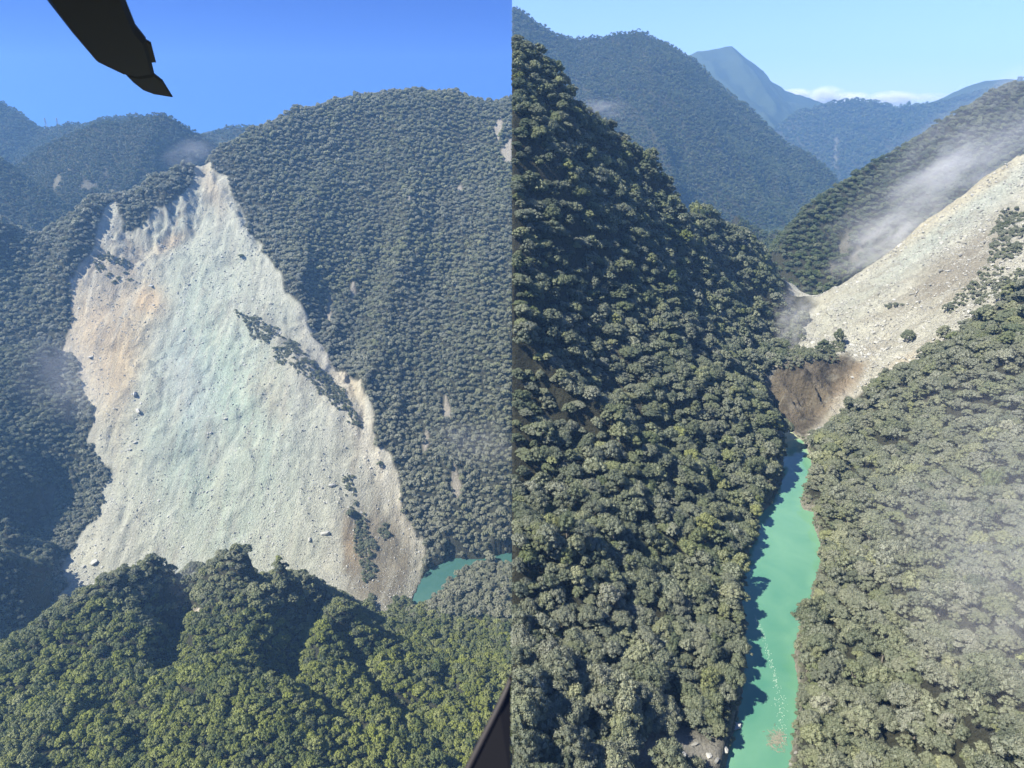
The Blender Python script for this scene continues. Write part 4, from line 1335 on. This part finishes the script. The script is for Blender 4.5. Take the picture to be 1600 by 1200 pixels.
for k in range(240):
    x, y = on_z(1214 + g.normal() * 7, 1156 + g.normal() * 8, 0)
    ln, r, an = g.uniform(0.2, 1.4), g.uniform(0.04, 0.12), g.uniform(0, 3.14)
    dx, dy = math.cos(an) * ln, math.sin(an) * ln
    nx, ny = -math.sin(an) * r, math.cos(an) * r
    n0 = len(vs)
    for (qx, qy) in ((-dx, -dy), (dx, dy)):
        vs += [(x + qx - nx, y + qy - ny, 0.03), (x + qx + nx, y + qy + ny, 0.03), (x + qx, y + qy, 0.03 + 2 * r)]
    fs += [(n0, n0 + 1, n0 + 4), (n0, n0 + 4, n0 + 3), (n0 + 1, n0 + 2, n0 + 5), (n0 + 1, n0 + 5, n0 + 4), (n0 + 2, n0, n0 + 3), (n0 + 2, n0 + 3, n0 + 5)]
link('drift_debris', mesh_from('drift_debris', vs, fs, [M_WOOD]), kind='stuff', label='raft of floating sticks and branches near the right bank')

# ------------------------------------------------------------------ power pylons on the far ridge
M_STEEL = simple('pylon_steel', (0.25, 0.26, 0.27), 0.5, 0.6)


def pylon(u_, v_, Y, hgt, label):
    x, y, z = P(u_, v_, Y)
    z = H_D.at(np.array([x]), np.array([y]))[0]
    e = bpy.data.objects.new('power_pylon', None)
    COL.objects.link(e)
    e.location = (x, y, z)
    e['label'] = label; e['category'] = 'pylon'; e['group'] = 'power pylons on the far ridge'

    def bars(name, segs, r):
        vs = []; fs = []
        for p0, p1 in segs:
            p0 = np.array(p0, float); p1 = np.array(p1, float)
            d = (p1 - p0) / np.linalg.norm(p1 - p0)
            a = np.cross(d, (0.31, 0.9, 0.2)); a /= np.linalg.norm(a); b = np.cross(d, a)
            n0 = len(vs)
            for p in (p0, p1):
                for i in range(4):
                    vs.append(tuple(p + r * (a * math.cos(i * 1.5708) + b * math.sin(i * 1.5708))))
            for i in range(4):
                fs.append((n0 + i, n0 + (i + 1) % 4, n0 + 4 + (i + 1) % 4, n0 + 4 + i))
        link(name, mesh_from(name, vs, fs, [M_STEEL]), e)
    w0, w1 = 4.0, 0.8
    body = []
    cs = [(-1, -1), (1, -1), (1, 1), (-1, 1)]
    for i in range(4):
        body.append(((cs[i][0] * w0, cs[i][1] * w0, 0), (cs[i][0] * w1, cs[i][1] * w1, hgt)))
        for k in range(4):
            f0, f1_ = k / 4, (k + 1) / 4
            wa, wb = w0 + (w1 - w0) * f0, w0 + (w1 - w0) * f1_
            j = (i + 1) % 4
            body.append(((cs[i][0] * wa, cs[i][1] * wa, hgt * f0), (cs[j][0] * wb, cs[j][1] * wb, hgt * f1_)))
    bars('lattice_mast', body, 0.35)
    for k, hh in enumerate((0.70, 0.82, 0.94)):
        bars('cross_arm', [((-7 + k, 0, hgt * hh), (7 - k, 0, hgt * hh)), ((-7 + k, 0, hgt * hh), (0, 0, hgt * hh + 2.5)), ((7 - k, 0, hgt * hh), (0, 0, hgt * hh + 2.5))], 0.3)


pylon(72, 196, 3100, 48, 'first faint power pylon on the far ridge, in the dip beside the tall peak')
pylon(90, 194, 3100, 42, 'second faint power pylon on the far ridge, a little right of the dip')

# ------------------------------------------------------------------ the helicopter: rotor blade overhead, door frame
M_BLADE = simple('black_blade', (0.010, 0.009, 0.009), 0.7)
M_FRAME = simple('black_frame', (0.008, 0.008, 0.009), 0.6)
for m_ in (M_BLADE, M_FRAME):
    m_.node_tree.nodes['Principled BSDF'].inputs['Specular IOR Level'].default_value = 0.15


def blade_pts(pix, z):
    return [on_z(a, b, z) for a, b in pix]


def slab(name, pts, z0, z1, m, parent, bev=0.25):
    """an outline with an aerofoil-like thickness: full depth inside, thin at the rim"""
    n = len(pts)
    cx = sum(p[0] for p in pts) / n; cy = sum(p[1] for p in pts) / n
    zm = (z0 + z1) / 2
    vs = [(p[0], p[1], zm + (z1 - z0) * 0.12) for p in pts] + [(p[0], p[1], zm - (z1 - z0) * 0.12) for p in pts]
    ins = []
    for k in range(n):
        a, b, c = pts[k - 1], pts[k], pts[(k + 1) % n]
        ins.append((b[0] + (cx - b[0]) * 0.12, b[1] + (cy - b[1]) * 0.12))
    vs += [(p[0], p[1], z1) for p in ins] + [(p[0], p[1], z0) for p in ins]
    fs = []
    me = bpy.data.meshes.new(name)
    for k in range(n):
        j = (k + 1) % n
        fs += [(k, j, n + j, n + k)[::-1], (k, j, 2 * n + j, 2 * n + k), (n + j, n + k, 3 * n + k, 3 * n + j)]
    fs += [tuple(range(2 * n, 3 * n)), tuple(range(4 * n - 1, 3 * n - 1, -1))]
    me.from_pydata(vs, [], fs)
    me.materials.append(m)
    return link(name, me, parent)


ZB = CAM_H + 1.0
rt = bpy.data.objects.new('rotor_blade', None)
COL.objects.link(rt)
bx, by = on_z(135, 20, ZB)
rt.location = (bx, by, ZB)
rt['label'] = 'black helicopter rotor blade hanging into the blue sky, tip swept back'
rt['category'] = 'rotor blade'
loc = lambda pts: [(a - bx, b - by) for a, b in pts]
body = blade_pts([(40, -50), (75, 0), (112, 48), (150, 93), (168, 102), (193, 114), (216, 118), (241, 114), (228, 60), (212, 40), (196, 0), (180, -50)], ZB)
tip = blade_pts([(195, 114.6), (208, 128), (222, 139), (240, 146), (270, 151), (262, 138), (254, 125), (240.5, 114.5), (216, 118.6)], ZB)
tab1 = blade_pts([(222, 58), (236, 66), (240, 82), (244, 97), (236, 97.5)], ZB)
slab('blade_body', loc(body), -0.05, 0.05, M_BLADE, rt)
slab('tip_cap', loc(tip), -0.03, 0.03, M_BLADE, rt)
slab('trim_tab', loc(tab1), -0.015, 0.015, M_BLADE, rt)

df = bpy.data.objects.new('door_frame', None)
COL.objects.link(df)
df['label'] = 'black slanting edge of the helicopter door frame in the lower corner'
df['category'] = 'door frame'
a0 = Vector(P(800, 1062, 1.55)); a1 = Vector(P(780, 1106, 1.50)); a2 = Vector(P(724, 1218, 1.38)); a3 = Vector(P(704, 1260, 1.35))
df.location = a2


def frame_piece(name, pts, thick, m, off=0.0):
    """bar behind an edge line, cut off at the middle, with its own depth"""
    vs = []
    n = len(pts)
    for p in pts:
        vs += [p - a2 + Vector((0 + off, 0, 0)), p - a2 + Vector((off + 0.004, thick, -0.006))]
    for p in pts:
        vs += [Vector((-0.004, p.y, p.z - 0.02)) - a2, Vector((-0.004, p.y + thick, p.z - 0.026)) - a2]
    fs = []
    for k in range(n - 1):
        q = 2 * k
        fs += [(q, q + 2, q + 3, q + 1), (2 * n + q, 2 * n + q + 1, 2 * n + q + 3, 2 * n + q + 2), (q, 2 * n + q, 2 * n + q + 2, q + 2), (q + 1, q + 3, 2 * n + q + 3, 2 * n + q + 1)]
    fs += [(0, 1, 2 * n + 1, 2 * n), (2 * n - 2, 4 * n - 2, 4 * n - 1, 2 * n - 1)]
    me = bpy.data.meshes.new(name)
    me.from_pydata([tuple(v) for v in vs], [], fs)
    me.materials.append(m)
    return link(name, me, df)


frame_piece('door_post', [a0, a1, a2, a3], 0.05, M_FRAME)
# thin brown strip added along the edge, its colour stands for a highlight
M_HIGHLIGHT = simple('brown_highlight', (0.02, 0.016, 0.014), 0.7)
vs = []; fs = []
pts = [a0, a1, a2, a3]
for p in pts:
    for dx, dy, dz in ((-0.007, -0.005, 0.005), (0.007, -0.005, -0.003), (0.007, 0.014, -0.003), (-0.007, 0.014, 0.005)):
        vs.append(tuple(p - a2 + Vector((min(dx, -p.x - 0.001), dy, dz))))
for k in range(3):
    for i in range(4):
        fs.append((4 * k + i, 4 * k + (i + 1) % 4, 4 * k + 4 + (i + 1) % 4, 4 * k + 4 + i))
link('edge_highlight', mesh_from('edge_highlight', vs, fs, [M_HIGHLIGHT]), df)

# ------------------------------------------------------------------ clouds far off at the horizon
# ------------------------------------------------------------------ air: haze box, dust and an added glare veil
zt = max(o_.matrix_world.translation.z + max((o_.matrix_world.to_3x3() @ Vector(c_))[2] for c_ in o_.bound_box) for o_ in (H_7.ob, H_8.ob, H_5.ob, H_D.ob)) + 30
zb = -452.0
x0, x1, y0, y1 = -7000, 7000, -300, 7400
vs = [(x0, y0, zb), (x1, y0, zb), (x1, y1, zb), (x0, y1, zb), (x0, y0, zt), (x1, y0, zt), (x1, y1, zt), (x0, y1, zt)]
fs = [(3, 2, 1, 0), (4, 5, 6, 7), (0, 1, 5, 4), (1, 2, 6, 5), (2, 3, 7, 6), (3, 0, 4, 7)]
m, t, o = mat('haze_air')
pv = N(t, 'ShaderNodeVolumePrincipled', inp={'Color': (0.30, 0.60, 1.0, 1), 'Density': 0.85e-4, 'Anisotropy': 0.1})
L(t, pv.outputs[0], o.inputs['Volume'])
link('haze', mesh_from('haze', vs, fs, [m]), kind='stuff')


def dust_cloud(center, size, rot, dens, label, seed, scale=2.2, thr=0.42, name='dust'):
    import bmesh
    bm = bmesh.new()
    bmesh.ops.create_icosphere(bm, subdivisions=3, radius=1)
    me = bpy.data.meshes.new('dust')
    bm.to_mesh(me); bm.free()
    m, t, o = mat('dust_air')
    pv = N(t, 'ShaderNodeVolumePrincipled', inp={'Color': (0.97, 0.96, 0.92, 1), 'Anisotropy': 0.0})
    c = N(t, 'ShaderNodeTexCoord')
    mp = N(t, 'ShaderNodeMapping')
    mp.inputs['Location'].default_value = (seed * 3.7, seed * 1.3, seed)
    L(t, c.outputs['Object'], mp.inputs['Vector'])
    n = N(t, 'ShaderNodeTexNoise', inp={'Scale': scale, 'Detail': 4, 'Roughness': 0.6, 'Distortion': 0.6})
    L(t, mp.outputs[0], n.inputs['Vector'])
    ln = N(t, 'ShaderNodeVectorMath', operation='LENGTH')
    L(t, c.outputs['Object'], ln.inputs[0])
    fo = N(t, 'ShaderNodeMapRange', interpolation_type='SMOOTHSTEP', inp={'From Min': 1.0, 'From Max': 0.15, 'To Min': 0.0, 'To Max': 1.0})
    L(t, ln.outputs['Value'], fo.inputs['Value'])
    nr = N(t, 'ShaderNodeMapRange', inp={'From Min': thr, 'From Max': thr + 0.25, 'To Min': 0.05, 'To Max': 1.0})
    L(t, n.outputs['Fac'], nr.inputs['Value'])
    mu = N(t, 'ShaderNodeMath', operation='MULTIPLY')
    L(t, fo.outputs[0], mu.inputs[0]); L(t, nr.outputs[0], mu.inputs[1])
    m2 = N(t, 'ShaderNodeMath', operation='MULTIPLY', inp={1: dens})
    L(t, mu.outputs[0], m2.inputs[0])
    L(t, m2.outputs[0], pv.inputs['Density'])
    L(t, pv.outputs[0], o.inputs['Volume'])
    me.materials.append(m)
    ob = link(name, me, kind='stuff', label=label)
    ob.location = center; ob.scale = size; ob.rotation_euler = rot


dust_cloud(P(1510, 255, 910), (230, 70, 95), (0, math.radians(-36), 0), 0.030, 'pale dust plume rising along the top of the debris slope', 1, 2.0, 0.49)
dust_cloud(P(1375, 380, 880), (95, 45, 42), (0, math.radians(-38), 0), 0.030, 'thin dust over the lower part of the debris slope', 2)
dust_cloud(P(1232, 505, 745), (30, 60, 55), (0, math.radians(20), 0), 0.020, 'dust hanging in the dark gorge', 3)
dust_cloud(P(296, 238, 1600), (85, 60, 40), (0, math.radians(-20), 0), 0.0055, 'dust puff at the top of the great landslide', 4)
dust_cloud(P(105, 590, 1010), (110, 90, 90), (0, math.radians(50), 0), 0.0030, 'dust drifting over the left edge of the great landslide', 5)
dust_cloud(P(285, 920, 655), (40, 50, 60), (0, 0, 0), 0.009, 'dust caught in the gully behind the foreground ridge', 6)
dust_cloud(P(745, 690, 1000), (110, 70, 55), (0, math.radians(15), 0), 0.0032, 'thin wisp of dust over the wooded slope right of the landslide', 7)
dust_cloud(P(1660, 900, 205), (75, 130, 95), (0, 0, 0), 0.0042, 'thin added veil standing in for window glare over the near right slope', 8, 1.4, 0.36)  # added volume standing in for glare on the window glass
dust_cloud(P(930, 170, 680), (42, 25, 13), (0, 0, 0), 0.014, 'small pale wisp on the crest of the left slope', 9)  # small soft pale volume over the crest
CY = 9500
for k, (u_, v_, ru, rv, lb) in enumerate(((1243, 148, 26, 10, 'thin white cloud just right of the blue peak'), (1290, 150, 34, 16, 'tallest white cloud on the horizon beside the blue peak'),
                                          (1330, 156, 36, 13, 'white cloud low over the blue ridge'), (1395, 154, 46, 13, 'low white cloud bank over the dip of the blue ridge'), (1450, 152, 40, 8, 'faint cloud trailing off to the right above the blue ridge'))):
    dust_cloud(P(u_, v_, CY + 150 * k), (CY / F * ru, 220, CY / F * rv), (0, 0, 0), 0.03 if k < 4 else 0.01, lb, 20 + k, 2.6, 0.40, 'cloud')
